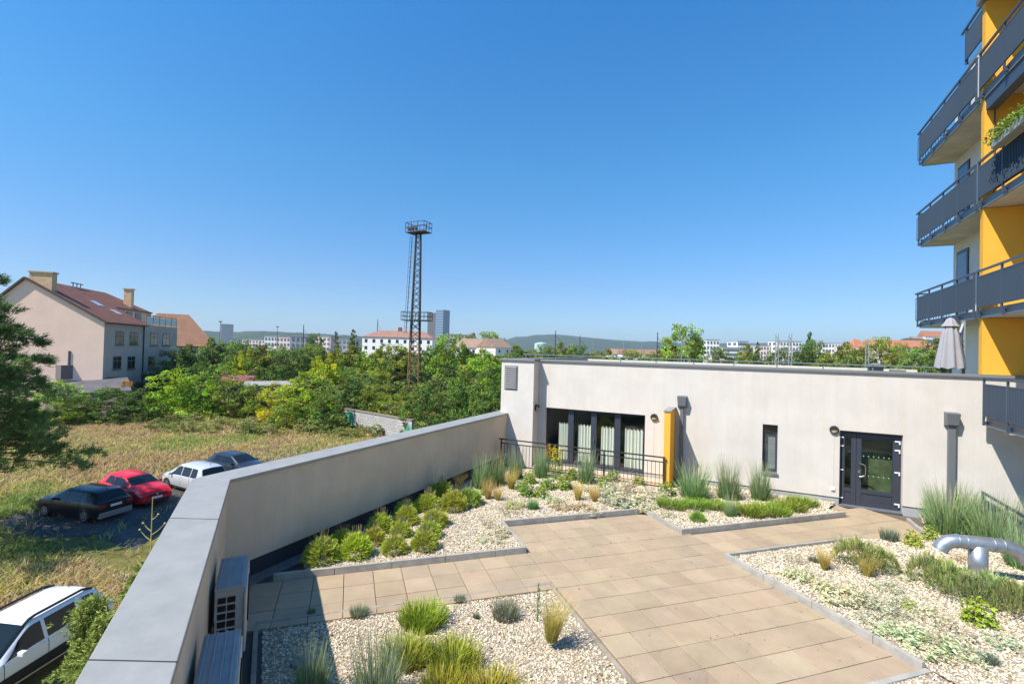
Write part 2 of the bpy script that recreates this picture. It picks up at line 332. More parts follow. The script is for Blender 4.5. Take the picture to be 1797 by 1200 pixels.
# ------------------------------------------------------------------ ground, car park, far land
def ground():
    m = bpy.data.materials.new('dry_meadow'); m.use_nodes = True; nt = m.node_tree; p = nt.nodes['Principled BSDF']; p.inputs['Roughness'].default_value = .95; p.inputs['Specular IOR Level'].default_value = .1
    tc = nt.nodes.new('ShaderNodeTexCoord')
    def noise(sc, det=8):
        n = nt.nodes.new('ShaderNodeTexNoise'); n.inputs['Scale'].default_value = sc; n.inputs['Detail'].default_value = det; n.inputs['Roughness'].default_value = .7
        nt.links.new(tc.outputs['Object'], n.inputs['Vector']); return n.outputs['Fac']
    r1 = nt.nodes.new('ShaderNodeValToRGB'); e = r1.color_ramp.elements; e[0].position = .35; e[0].color = (.16, .17, .045, 1); e[1].position = .62; e[1].color = (.40, .28, .125, 1)
    e2 = e.new(.48); e2.color = (.21, .18, .06, 1)
    nt.links.new(noise(.16), r1.inputs['Fac'])
    r2 = nt.nodes.new('ShaderNodeValToRGB'); r2.color_ramp.elements[0].position = .3; r2.color_ramp.elements[0].color = (.45, .45, .42, 1); r2.color_ramp.elements[1].position = .7
    nt.links.new(noise(2.2), r2.inputs['Fac'])
    mx = nt.nodes.new('ShaderNodeMix'); mx.data_type = 'RGBA'; mx.blend_type = 'MULTIPLY'; mx.inputs[0].default_value = 1
    nt.links.new(r1.outputs[0], mx.inputs[6]); nt.links.new(r2.outputs[0], mx.inputs[7]); nt.links.new(mx.outputs[2], p.inputs['Base Color'])
    mb = MB(); R = 9000; n = 48
    mb.face([(R * math.cos(2 * math.pi * k / n), R * math.sin(2 * math.pi * k / n), GZ) for k in range(n)])
    tag(mb.build('ground', m), kind='structure')
    am = mat('worn_shaded_asphalt', (.075, .072, .07), .9, var=.45, scale=1.2, bump=.5, bscale=25)  # tree shade over the car park is put into the dark base colour
    mb = MB(); pts = [G(165, 940, GZ), G(235, 965, GZ), G(330, 905, GZ), (-22, 4, 0), (-24, 12, 0), (-40, 14, 0), (-41, 2, 0), (-37, -6, 0), (-33, -6.6, 0)]
    mb.prism([(q[0], q[1]) for q in pts], GZ - .2, GZ + .012)
    tag(mb.build('parking_ground', am), kind='structure')
    sm = mat('bare_soil', (.36, .27, .19), .95, var=.4, scale=2)
    mb = MB(); c = G(160, 1022, GZ)
    mb.prism([(c[0] + (1.3 + .4 * math.sin(3 * t)) * math.cos(t), c[1] + (.8 + .3 * math.cos(5 * t)) * math.sin(t)) for t in np.linspace(0, 6.28, 22)[:-1]], GZ - .1, GZ + .01)
    tag(mb.build('dirt_track', sm), kind='structure')
    # wild grass of the meadow as one mass
    rng = np.random.default_rng(11); out = []
    fr_ = rng.normal(0, 1, (26, 2)) * np.geomspace(.12, 1.6, 26)[:, None]; ph = rng.uniform(0, 6.28, 26); am_ = np.geomspace(1.0, .35, 26)
    gn = lambda x, y: (np.sin(x[:, None] * fr_[:, 0] + y[:, None] * fr_[:, 1] + ph) * am_).sum(1) / 1.9
    pts = []
    while len(pts) < 26000:
        px = rng.uniform(-40, 760); d = 11 + 55 * rng.uniform(0, 1) ** 1.25
        q = D(px, 600, d)[:2]
        u = q - np.array([-12.3, -11.2])
        if q[0] > -11.9 and q[1] > -11: continue
        n_ = np.array([-.6154, -.7882])          # keep clear of the garden wall foot
        if u @ n_ < .5 and q[1] < -11: continue
        if -41 < q[0] < -23 and -6.2 < q[1] < 9 and rng.uniform() < .97 and (q[0] > -36.5): continue
        if abs(q[0] + 20.6) < 2.2 and abs(q[1] + 10.6) < 2.6: continue
        pts.append(q)
    pts = np.array(pts); g = gn(pts[:, 0], pts[:, 1]) + rng.normal(0, .5, len(pts))
    dist = np.linalg.norm(pts - CAM[:2], axis=1); far = np.clip((dist - 15) / 40, 0, 1)
    per = 8; base = np.repeat(pts, per, 0) + rng.normal(0, .22, (len(pts) * per, 2)); gg = np.repeat(g, per); fr = np.repeat(far, per)
    b3 = np.concatenate([base, np.full((len(base), 1), GZ - .02)], 1)
    pal = np.array([[.27, .36, .08], [.44, .42, .12], [.60, .47, .19], [.66, .49, .24], [.56, .37, .19]])
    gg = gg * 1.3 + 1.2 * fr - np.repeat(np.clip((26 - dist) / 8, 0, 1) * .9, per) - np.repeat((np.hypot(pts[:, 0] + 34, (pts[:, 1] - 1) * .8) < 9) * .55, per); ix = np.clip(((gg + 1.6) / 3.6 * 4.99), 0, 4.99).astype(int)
    yb = (np.abs(np.sin(base[:, 0] * 1.7) + np.sin(base[:, 1] * 1.3)) < .12) ; 
    v, f, c = blades(len(base), .50, .8, .1, .9, .55, .030, (1, 1, 1), (1, 1, 1), .22, 2, base=b3, rng=rng, tip=.25)
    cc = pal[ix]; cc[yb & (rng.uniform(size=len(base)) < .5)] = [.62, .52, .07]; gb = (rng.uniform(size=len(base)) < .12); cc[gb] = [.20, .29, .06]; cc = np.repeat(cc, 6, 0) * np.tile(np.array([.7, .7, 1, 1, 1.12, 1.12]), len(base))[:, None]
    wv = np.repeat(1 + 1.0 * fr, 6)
    mid = np.repeat(v.reshape(-1, 3, 2, 3).mean(2), 2, 1).reshape(-1, 3); v = mid + (v - mid) * wv[:, None]
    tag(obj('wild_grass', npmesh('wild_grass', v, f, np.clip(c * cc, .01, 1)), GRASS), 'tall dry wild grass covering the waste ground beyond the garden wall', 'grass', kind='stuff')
ground()
# ------------------------------------------------------------------ roof garden: deck, paving, gravel beds, kerbs
GRZ = .07
FARX = -11.57                                     # inner face of the long wall (runs away from the camera)
NC = np.array([-11.755, -10.906]); ND = np.array([.78824, -.61537]); NN = np.array([.61537, .78824])   # corner, near wall direction, inward
def deck():
    mb = MB(); e = NC + ND * 12
    mb.prism([(FARX - .2, 0), (FARX - .2, NC[1]), tuple(NC - NN * .2), tuple(e - NN * .2), (9, e[1]), (9, 0)], -.5, -.06)
    tag(mb.build('roof_deck', mat('deck_joint', (.13, .105, .08), .95)), kind='structure')
deck()
def inside(poly, P):
    x, y = P[:, 0], P[:, 1]; r = np.zeros(len(P), bool); n = len(poly)
    for i in range(n):
        x0, y0 = poly[i][:2]; x1, y1 = poly[(i + 1) % n][:2]
        c = ((y0 > y) != (y1 > y)); r ^= c & (x < (x1 - x0) * (y - y0) / (y1 - y0 + 1e-12) + x0)
    return r
def near_off(P): return (P - NC) @ NN                 # distance inside the near wall
# bed outlines (world xy), kerbs excluded
STRIP = .42
def strip_pt(a0, b):                                 # point on line b=const that is STRIP inside the near wall
    for a in np.arange(a0, a0 + 6, .01):
        if near_off(T(a, b)[:2]) > .62: return T(a, b)
def strip_far(b):
    for a in np.arange(-6, 6, .01):
        if T(a, b)[0] > FARX + .30: return T(a, b)
BED1 = [T(-.62, 9.38), T(3.44, 9.38), T(3.44, 10.91), T(7.20, 10.91)]
q = T(7.20, 10.91); BED1 += [np.array([q[0], -1.25, 0]), np.array([FARX + .30, -1.25, 0]), np.array([FARX + .30, T(-.62, 9.38)[1] + .35, 0])]
BED3 = [T(7.31, 9.41), T(12.25, 9.41), T(12.25, 9.8)]
q2 = T(12.25, 9.8); BED3 += [np.array([-1.5, -.04, 0]), np.array([-5.8, -.04, 0]), np.array([-5.8, -1.25, 0]), np.array([q[0], -1.25, 0]), T(7.31, 10.91)]
NB_L = T(-1.10, 7.98); NB_D = NB_L + np.array([*(ND * 8), 0])
BED2 = [NB_L, NB_D, T(3.42, 1.0), T(3.42, 7.98)]
BEDE = [T(7.40, 4.36), T(3.4, 4.36), T(3.4, 1), T(7.40, 1)]
BEDR = [T(7.33, 7.97), T(7.33, 1), T(16, 1), np.array([1.45, -6, 0]), np.array([1.45, -.05, 0]), np.array([.35, -.05, 0]), G(1632, 952), T(11.0, 7.97)]
BEDS = [BED1, BED3, BED2, BEDR, BEDE]
def paving():
    rng = np.random.default_rng(3); V = []; F = []; C = []
    def slab(a0, a1, b0, b1):
        ctr = T((a0 + a1) / 2, (b0 + b1) / 2)
        if near_off(ctr[:2]) < .45 or ctr[0] < FARX or ctr[1] > -.3 and not (-1.6 < ctr[0] < .6): return
        if ctr[1] > -.05: return
        col = np.array([.445, .33, .212]) * (1 + rng.normal(0, .05)) * (1 + rng.normal(0, .012, 3)); dz = rng.normal(0, .0012)
        i = len(V); e = .006; g = .0048
        for (ee, z) in ((g, -.075), (g, -.004 + dz), (g + e, dz)):
            for (a, b) in ((a0 + ee, b0 + ee), (a1 - ee, b0 + ee), (a1 - ee, b1 - ee), (a0 + ee, b1 - ee)): V.append(T(a, b, z)); C.append(col if z > -.02 else col * .5)
        F.append([i + 8, i + 9, i + 10, i + 11])
        for l in (0, 4):
            for k in range(4): F.append([i + l + k, i + l + (k + 1) % 4, i + l + 4 + (k + 1) % 4, i + l + 4 + k])
    for ia in range(-6, 36):
        for ib in range(4, 40):
            a0 = 3.51 + .5 * (ia - 10); b0 = 5.81 + .5 * (ib - 12); a1 = a0 + .5; b1 = b0 + .5
            c = (a0 + .25, b0 + .25)
            ok = (3.45 < c[0] < 7.3 and 4.4 < c[1] < 10.85) or (8.0 < c[1] < 9.35 and c[0] < 13.6) or (12.3 < c[0] and 9.2 < c[1])
            ok = ok or (c[0] > 10.9 and 7.9 < c[1] < 9.4 and c[0] < 13.6)
            if ok: slab(a0, a1, b0, b1)
    # narrow cut row against the near kerb is kept by the .31 m offset of the grid
    m = attmat('paver', .85, .25, .3, 120, .26, 1.7)
    tag(obj('paving', npmesh('paving', V, F, np.array(C)), m), kind='structure')
paving()
CONC = mat('concrete_kerb', (.38, .35, .305), .85, var=.25, scale=5, bump=.35, bscale=90)
def kerb_run(mb, p, q, w, z0, z1, L=1.0, side=1):
    """run of edging stones from p to q (world), w wide to the left of the direction when side=1"""
    p = np.asarray(p, float)[:2]; q = np.asarray(q, float)[:2]; d = q - p; tot = np.linalg.norm(d); d /= tot; n = np.array([-d[1], d[0]]) * side; s = 0
    while s < tot - .02:
        e = min(tot, s + L); a = p + d * (s + .004); b = p + d * (e - .004)
        poly = [a, b, b + n * w, a + n * w]
        if side < 0: poly = poly[::-1]
        mb.prism(poly, z0, z1 + random.uniform(-.003, .003)); s = e
def kerbs():
    z = .125
    mb = MB(); kerb_run(mb, T(-1.15, 9.31), T(3.5, 9.31), .06, -.05, z); kerb_run(mb, T(3.44, 9.375), T(3.44, 10.90), .06, -.05, z - .002, side=-1); kerb_run(mb, T(3.502, 10.85), T(7.24, 10.85), .06, -.05, z)
    tag(mb.build('bed_edging', CONC, bevel=.006), 'raised grey concrete edging round the gravel bed with the lavender rows along the long wall', 'kerb', 'concrete edgings of the gravel beds')
    mb = MB(); kerb_run(mb, T(7.25, 9.35), T(12.32, 9.35), .06, -.05, z); kerb_run(mb, T(7.25, 9.414), T(7.25, 10.93), .06, -.05, z - .002, side=-1)
    tag(mb.build('bed_edging', CONC, bevel=.006), 'raised concrete edging round the small bed with green grass carpets below the slit window', 'kerb', 'concrete edgings of the gravel beds')
    mb = MB(); kerb_run(mb, T(-1.2, 8.04), T(3.48, 8.04), .06, -.06, .006, side=-1); kerb_run(mb, T(3.48, 7.976), T(3.48, 4.46), .06, -.06, .005, side=-1)
    kerb_run(mb, NB_L - np.array([*(NN * .12), 0]) + np.array([0, 0, 0]), NB_D - np.array([*(NN * .12), 0]), .06, -.06, .004)
    tag(mb.build('bed_edging', mat('flush_kerb', (.34, .285, .22), .88, var=.25, scale=5, bump=.3, bscale=90), bevel=.004), 'flush grey concrete edging round the gravel bed nearest the camera', 'kerb', 'concrete edgings of the gravel beds')
    mb = MB(); kerb_run(mb, T(7.265, 8.04), T(7.265, 4.44), .065, -.05, z, L=.985); kerb_run(mb, T(7.33, 8.04), T(11.0, 8.04), .06, -.05, z - .004, side=-1); kerb_run(mb, T(7.33, 4.44), T(3.5, 4.44), .08, -.06, .055, side=1)
    tag(mb.build('bed_edging', CONC, bevel=.006), 'raised pale concrete edging round the gravel bed with the silver vent pipe', 'kerb', 'concrete edgings of the gravel beds')
    mb = MB(); kerb_run(mb, G(1640, 958, 0), G(1590, 915, 0), .07, -.05, .10, side=-1)
    tag(mb.build('bed_edging', CONC, bevel=.006), 'short run of pale kerb stones right of the glass door', 'kerb', 'concrete edgings of the gravel beds')
kerbs()
def gravel():
    rng = np.random.default_rng(21)
    base = mat('gravel_bed', (.34, .27, .19), .95, var=.5, scale=45, bump=.8, bscale=60)
    lev = [.075, .07, -.035, .06, .025]
    mb = MB()
    for bed, z in zip(BEDS, lev):
        mb.face([(p[0], p[1], z) for p in bed])
    tag(mb.build('gravel_bed', base), kind='structure')
    pal = .80 * np.array([1, .935, .82]) * np.array([[.80, .74, .62], [.72, .62, .46], [.86, .82, .74], [.62, .50, .34], [.50, .42, .34], [.74, .68, .60], [.66, .52, .38], [.40, .36, .33]])
    wts = np.array([.24, .19, .20, .10, .06, .12, .06, .03])
    P = []; Z = []; S = []
    for bed, z in zip(BEDS, lev):
        b = np.array([p[:2] for p in bed]); lo = b.min(0); hi = b.max(0); area = np.prod(hi - lo)
        n = int(area * 1500); q = rng.uniform(lo, hi, (n, 2)); q = q[inside(bed, q)]
        d = np.linalg.norm(q - CAM[:2], axis=1)
        rel = (q - CAM[:2]); zf = rel @ FW[:2]; lat = (rel @ RT[:2]) / np.maximum(zf, .1)
        keep = (zf > 3.5) & (np.abs(lat) < 1.12) & (rng.uniform(0, 1, len(q)) < np.clip(1.25 - d / 24, .45, 1)); q = q[keep]; d = d[keep]
        P.append(q); Z.append(np.full(len(q), z)); S.append(np.clip(.022 + d * .0009, .02, .04))
    P = np.concatenate(P); Z = np.concatenate(Z); S = np.concatenate(S); n = len(P)
    r = S[:, None] * rng.uniform(.4, .78, (n, 3)) * np.array([1, 1, .7])
    oct_ = np.array([[1, 0, 0], [0, 1, 0], [-1, 0, 0], [0, -1, 0], [0, 0, 1], [.5, .5, -.7]])
    a = rng.uniform(0, 6.28, n); ca, sa = np.cos(a), np.sin(a)
    V = oct_[None] * r[:, None, :]; V = V + rng.normal(0, .12, V.shape) * r[:, None, :]
    x = V[:, :, 0] * ca[:, None] - V[:, :, 1] * sa[:, None]; y = V[:, :, 0] * sa[:, None] + V[:, :, 1] * ca[:, None]
    tl = rng.normal(0, .5, n)[:, None]; zz = V[:, :, 2] + x * tl
    V = np.stack([x + P[:, 0:1], y + P[:, 1:2], zz + Z[:, None] + r[:, 2:3] * rng.uniform(-.2, .9, (n, 1))], -1)
    tri = np.array([[0, 1, 4], [1, 2, 4], [2, 3, 4], [3, 0, 4], [1, 0, 5], [3, 2, 5], [0, 3, 5], [2, 1, 5]])
    F = (np.arange(n)[:, None, None] * 6 + tri[None]).reshape(-1, 3)
    c = pal[rng.choice(8, n, p=wts / wts.sum())] * (1 + rng.normal(0, .17, (n, 1)))
    C = np.repeat(np.clip(c, .03, .95), 6, 0)
    tag(obj('gravel', npmesh('gravel', V, F, C), attmat('gravel_stone', .8, .3)), 'loose cream and buff gravel stones filling the roof garden beds', 'gravel', kind='stuff')
gravel()
# ------------------------------------------------------------------ garden wall with metal coping
STUC = mat('stucco', (.66, .605, .545), .92, spec=.15, var=.09, scale=1.1, bump=.5, bscale=140, streak=.022)
STUCW = mat('stucco_grey', (.66, .545, .42), .92, spec=.15, var=.10, scale=1.3, bump=.5, bscale=140, streak=.03)
PLIN = mat('dark_plinth', (.045, .045, .05), .8)
COPE = mat('grey_coping_sheet', (.32, .31, .285), .55, metal=.1, var=.13, scale=3.5, bump=.15, bscale=6)
ANTH = mat('anthracite_paint', (.038, .044, .060), .45, spec=.5)
def parapet():
    r = empty('garden_wall', (FARX, NC[1], 0)); tag(r, 'long low rendered wall with grey metal coping round the left edge of the roof garden', 'wall')
    th = .50; zt = 1.75
    no = NC - NN * th
    # outer corner where the two outer faces meet
    ox = FARX - th; t = (ox - no[0]) / ND[0]; oc = no + ND * t
    IC = NC + ND * ((FARX - NC[0]) / ND[0])
    e = NC + ND * 9.0; eo = e - NN * th; fe = -.02
    wall = MB().prism([(ox, fe), tuple(oc), tuple(eo), tuple(e), tuple(IC), (FARX, fe)], .3, zt)
    wall.build('wall', STUCW, r)
    MB().prism([(ox, fe), tuple(oc), tuple(eo), tuple(e), tuple(IC), (FARX, fe)], GZ - .3, -.5).build('outer_wall', STUCW, r)
    i = .05
    pl = MB().prism([(ox + .003, fe), tuple(oc + NN * .004), tuple(eo + NN * .004), tuple(e - NN * i), tuple(IC - NN * i * .6 + np.array([-i * .8, 0])), (FARX - i, fe)], -.5, .3)
    pl.build('plinth', PLIN, r)
    # coping in sheets: joints across the near run
    o = .035; z0, z1 = zt, 1.81
    fo = ox - o; fi = FARX + o; ni = NC + NN * o
    ti = (fi - ni[0]) / ND[0]; ci = ni + ND * ti
    nof = no - NN * o; to = (fo - nof[0]) / ND[0]; cof = nof + ND * to
    mb = MB(); mb.prism([(fo, fe), tuple(cof), tuple(ci), (fi, fe)], z0, z1)
    s = [0, 2.05, 5.2, 9.0]
    for k in range(3):
        a0, a1 = s[k] + .001, s[k + 1] - .001
        A_ = (cof if k == 0 else cof + ND * a0, ci if k == 0 else ci + ND * a0)
        mb.prism([tuple(A_[0]), tuple(cof + ND * a1), tuple(ci + ND * a1), tuple(A_[1])], z0, z1 - .0005 * k)
    mb.build('coping', COPE, r, bevel=.008)
    for k in (1, 2):
        for (q0, q1) in ((cof + ND * s[k], ci + ND * s[k]),): MB().bar((q0[0], q0[1], z1 - .004), (q1[0], q1[1], z1 - .004), .008, .012).build('coping_seam', PLIN, r)
    # gutter strip along the wall foot
    g = MB(); 
    g.box(FARX - .03, FARX + .28, NC[1] + .1, -1.3, -.05, .012); g.build('gutter_strip', mat('shaded_concrete', (.16, .15, .14), .8, var=.3, scale=4), r)  # strip coloured dark to carry the shade at the wall foot
parapet()
# ------------------------------------------------------------------ low wing of the building
GLASS = glassmat('window_glass', (.80, .85, .82), .07)
DARK = mat('dark_interior', (.03, .032, .03), .9)
DARK2 = mat('room_interior', (.16, .17, .14), .9)
CURT = mat('white_curtain', (.88, .86, .78), .9)
GREYM = mat('grey_metal', (.20, .205, .215), .5, metal=.3)
YEL = mat('yellow_render', (.84, .42, .055), .9, spec=.15, var=.07, scale=1.2, bump=.4, bscale=130)
WHITEM = mat('white_metal', (.75, .75, .73), .4)
STEEL = mat('brushed_steel', (.62, .6, .55), .3, metal=1.0)
def wall_lamp(c, nrm, parent):
    mb = MB().disc(c, nrm, .115, .05, 20); lamp = mb.build('wall_lamp', mat('lamp_bronze', (.035, .03, .026), .5), parent)
    n = Vector(nrm); c2 = Vector(c) + n * .05
    d = MB().dome(c2, .095, .05, 18, 4, nrm); d.build('lamp_glass', mat('lamp_glass', (.55, .45, .28), .3), lamp, smooth=True)
    v = MB(); side = n.cross(Vector((0, 0, 1)))
    for k in range(8):
        t0 = math.pi * k / 8; t1 = math.pi * (k + 1) / 8
        p = [c2 + side * .112 * math.cos(t) + Vector((0, 0, .112)) * math.sin(t) for t in (t0, t1)]
        v.face([p[0], p[1], p[1] + n * .055, p[0] + n * .055]); 
    v.face([c2 + n * .055 + side * .112 * math.cos(math.pi * k / 8) + Vector((0, 0, .112)) * math.sin(math.pi * k / 8) for k in range(9)])
    v.build('lamp_hood', MATS['lamp_bronze'], lamp)
def low_wing():
    r = empty('low_building', (-5, 0, 0)); tag(r, 'long white rendered one storey building behind the garden with flat roof and dark windows', 'building')
    ZT = 3.70; th = .35; X0, X1 = -11.85, 2.45
    ops = [(-10.31, -6.78, .10, 2.06), (-3.35, -2.95, .66, 2.08), (-1.42, 0.0, 0.0, 2.08)]
    w = MB(); x = -10.57
    for (a, b, z0, z1) in ops:
        w.box(x, a, 0, th, .2, ZT)
        w.box(a, b, 0, th, z1, ZT)
        if z0 > .2: w.box(a, b, 0, th, .2, z0)
        x = b
    w.box(x, X1, 0, th, .2, ZT)
    w.box(X0, -10.57, -.5, th, -.5, ZT)
    w.box(X0, X0 + th, th, 9, GZ - .2, ZT); w.box(X0 + th, X1, 8.7, 9, GZ, ZT)
    w.build('wall', STUC, r)
    pm = mat('plinth_grey', (.40, .40, .40), .8, var=.2, scale=3)
    [MB().box(x0, x1, .03, th - .01, -.3, .2).build('plinth', pm, r) for x0, x1 in ((-10.57, -10.31), (-6.78, -1.42), (0, X1))]
    MB().box(X0, X1 + .5, th + .01, 8.69, 3.35, 3.45).build('flat_roof', mat('roof_sedum', (.20, .22, .12), .95, var=.5, scale=2), r)
    # eaves flashing
    c = MB(); c.box(-10.53, X1 + 1.0, -.06, .42, ZT, ZT + .07); c.box(X0 - .05, -10.53, -.56, .42, ZT + .0, ZT + .07)
    c.box(X0 - .05, X0 + .40, .42, 9.02, ZT, ZT + .068)
    c.build('eaves_flashing', mat('flashing', (.20, .205, .21), .6, metal=.1), r, bevel=.006)
    rr = MB(); rr.bar((-11.6, .9, 3.93), (2.0, .9, 3.91), .09, .035); 
    for k in range(12): rr.bar((-11.5 + k * 1.22, .9, 3.45), (-11.5 + k * 1.22, .9, 3.92), .03)
    rr.build('roof_edge_rail', mat('galvanised', (.17, .20, .20), .6, metal=.2), r)
    # louvre
    lv = MB(); lv.box(-11.71, -11.20, -.525, -.49, 2.66, 3.52); f = lv.build('louvre_vent', GREYM, r)
    s = MB()
    for k in range(11):
        z = 2.71 + k * .073; s.hexa([(-11.67, -.56, z), (-11.24, -.56, z), (-11.24, -.53, z + .045), (-11.67, -.53, z + .045), (-11.67, -.555, z + .008), (-11.24, -.555, z + .008), (-11.24, -.525, z + .053), (-11.67, -.525, z + .053)])
    s.build('louvre_blade', mat('louvre_light', (.115, .115, .12), .5), f)
    # big window
    a, b, z0, z1 = ops[0]; y = .16
    fr = MB(); fr.box(a, b, y, y + .08, z1 - .06, z1); fr.box(a, b, y, y + .08, z0, z0 + .09)
    cuts = [VY(1001.5, 770, y)[0], VY(1041.5, 775, y)[0], VY(1083, 780, y)[0]]
    fr.box(a, a + .05, y, y + .08, z0 + .09, z1 - .06); fr.box(b - .05, b, y, y + .08, z0 + .09, z1 - .06)
    for i, cx in enumerate(cuts): fr.box(cx - .10, cx + .10, y - .02 + .001 * i, y + .09, z0 + .09, z1 - .06)
    win = fr.build('window', ANTH, r, bevel=.004)
    gl = MB(); gl.face([(a + .05, y + .04, z0 + .09), (b - .05, y + .04, z0 + .09), (b - .05, y + .04, z1 - .06), (a + .05, y + .04, z1 - .06)]); gl.build('pane', GLASS, win)
    MB().box(a + .0, b, y - .1, y + 0, z0 - .05, z0 - .002).build('window_sill', GREYM, r)
    ib = MB(); X = [a - .2, b + .2]; ib.face([(X[0], 3.2, 0), (X[1], 3.2, 0), (X[1], 3.2, 2.4), (X[0], 3.2, 2.4)]); ib.face([(X[0], .36, .0), (X[1], .36, .0), (X[1], 3.2, .0), (X[0], 3.2, .0)])
    ib.face([(X[0], .36, 2.4), (X[1], .36, 2.4), (X[1], 3.2, 2.4), (X[0], 3.2, 2.4)]); ib.face([(X[0], .36, 0), (X[0], 3.2, 0), (X[0], 3.2, 2.4), (X[0], .36, 2.4)]); ib.face([(X[1], .36, 0), (X[1], 3.2, 0), (X[1], 3.2, 2.4), (X[1], .36, 2.4)])
    ib.build('interior', DARK2, r)
    ed = [a + .05] + cuts + [b - .05]
    for k in range(4):
        x0 = ed[k] + (ed[k + 1] - ed[k]) * (.42 if k == 0 else .24); x1 = ed[k + 1] - .06; cu = MB(); n = 46; pts = []
        for j in range(n + 1):
            t = j / n; pts.append((x0 + (x1 - x0) * t, .34 + .035 * math.sin(t * 34 + k) + .015 * math.sin(t * 13)))
        for j in range(n):
            zt = [1.50 + .035 * math.sin(q * 30 + k * 2) for q in (j / n, (j + 1) / n)]
            cu.face([(*pts[j], .2), (*pts[j + 1], .2), (*pts[j + 1], zt[1]), (*pts[j], zt[0])])
        cu.build('curtain', CURT, r, smooth=True)
    hm = MB().tube([(cuts[1] + .02, y - .03, 1.0), (cuts[1] + .02, y - .07, 1.0), (cuts[1] + .02, y - .07, 1.14)], .012, 6); hm.build('handle', STEEL, win)
    # slit window
    a, b, z0, z1 = ops[1]; y = .17; fr = MB(); fr.box(a, a + .05, y, y + .07, z0, z1); fr.box(b - .05, b, y, y + .07, z0, z1); fr.box(a + .05, b - .05, y, y + .07, z0, z0 + .06); fr.box(a + .05, b - .05, y, y + .07, z1 - .06, z1)
    win = fr.build('window', ANTH, r); sg = MB(); sg.face([(a + .05, y + .03, z0 + .06), (b - .05, y + .03, z0 + .06), (b - .05, y + .03, z1 - .06), (a + .05, y + .03, z1 - .06)]); sg.build('pane', GLASS, win)
    MB().box(a + .08, b - .05, .262, .27, z0 + .08, z1 - .32).build('blind', mat('grey_blind', (.30, .31, .33), .8), win)
    MB().box(a - .02, b + .02, -.05, y - .002, z0 - .05, z0 + .01).build('window_sill', GREYM, r)
    MB().box(a - .3, b + .3, .9, .95, .2, 2.3).build('interior', DARK, r)
    # door with side leaf
    a, b, z0, z1 = ops[2]; y = .15
    fr = MB(); fr.box(a, a + .07, y, y + .08, 0, z1); fr.box(b - .04, b, y, y + .08, 0, z1); fr.box(a + .07, b - .04, y, y + .08, z1 - .07, z1)
    door = fr.build('door', ANTH, r, bevel=.003); y2 = y - .012
    xs = a + .41
    def leaf(x0, x1, gx0, gx1, zb, nm, zg=None):
        l = MB(); zt = z1 - .075; zg = zg or zt - .13; yy = y2 + .06
        l.box(x0, gx0, y2, yy, .01, zt); l.box(gx1, x1, y2, yy, .01, zt); l.box(gx0, gx1, y2, yy, zg, zt); l.box(gx0, gx1, y2, yy, .01, .12); l.box(gx0, gx1, y2, yy, zb - .10, zb); l.box(gx0, gx1, y2 + .02, yy - .01, .12, zb - .10)
        o = l.build(nm, ANTH, door, bevel=.004)
        pg = MB(); pg.face([(gx0, y2 + .03, zb), (gx1, y2 + .03, zb), (gx1, y2 + .03, zg), (gx0, y2 + .03, zg)]); pg.build('pane', glassmat('door_glass', (.72, .8, .7), .03), door)
    leaf(a + .075, xs - .003, a + .14, xs - .12, .47, 'side_leaf')
    leaf(xs + .003, b - .045, xs + .12, b - .19, .47, 'door_leaf')
    hd = MB(); hx = xs + .07; hd.tube([(hx, y2, .83), (hx, y2 - .07, .83), (hx + .11, y2 - .085, .86), (hx + .13, y2 - .09, .93), (hx + .13, y2 - .09, 1.10), (hx + .11, y2 - .085, 1.17), (hx, y2 - .07, 1.2), (hx, y2, 1.2)], .014, 8); hd.box(hx - .025, hx + .025, y2 - .012, y2, .92, 1.0)
    hd.build('handle', STEEL, door, smooth=False)
    for z in (.17, 1.02, 1.62, 1.86):
        h = MB(); h.box(b - .15, b - .03, y2 - .025, y2 - .001, z, z + .035); h.box(b - .06, b - .03, y2 - .025, y2 - .001, z - .06, z); h.build('hinge', WHITEM, door)
    for z in (.17, .95, 1.62, 1.86):
        h = MB(); h.box(a + .02, a + .11, y2 - .025, y2 - .001, z, z + .03); h.build('hinge', WHITEM, door)
    dm = mat('frosted_dot', (.30, .38, .28), .6); dt = MB()
    for z in (1.40, .86):
        for k in range(6): dt.disc((xs + .17 + k * .115, y2 + .022, z), (0, -1, 0), .016, .003, 10)
    dt.build('glass_marker', dm, door)
    MB().box(a - .2, b + .3, .52, .54, 0, 2.3).build('interior', mat('reflected_green', (.13, .165, .09), .9, var=.5, scale=2.5), r)  # panel close behind the glass, reflected greenery painted into its colour
    MB().box(-1.42, 0, -.02, .35, -.03, .012).build('door_sill', GREYM, r)
    for (x, z) in ((-6.49, 2.02), (-1.56, 2.08)): wall_lamp((x, -.002, z), (0, -1, 0), r)
    wall_lamp((-10.568, -.26, 2.05), (1, 0, 0), r)
    so_ = MB(); so_.box(-1.62, -1.52, -.03, -.002, .38, .47); so_.box(-1.595, -1.545, -.05, -.03, .40, .44); so_.build('socket_box', WHITEM, r)
    cb = MB(); cb.box(-1.563, -1.555, -.008, -.001, .47, 1.97); cb.box(-6.495, -6.487, -.008, -.001, .6, 1.9); cb.build('cable_trim', mat('cable_cover', (.55, .52, .48), .8), r)
    def downpipe(x, w):
        mb = MB(); mb.hexa([(x - .11, -.20, 2.46), (x + .11, -.20, 2.46), (x + .14, -.002, 2.40), (x - .14, -.002, 2.40), (x - .14, -.24, 2.76), (x + .14, -.24, 2.76), (x + .14, -.002, 2.78), (x - .14, -.002, 2.78)])
        mb.box(x - w / 2, x + w / 2, -.13, -.03, 0, 2.45); mb.build('downpipe', mat('zinc_grey', (.17, .18, .19), .5, metal=.3), r, bevel=.006)
    downpipe(-5.63, .10); downpipe(.98, .15)
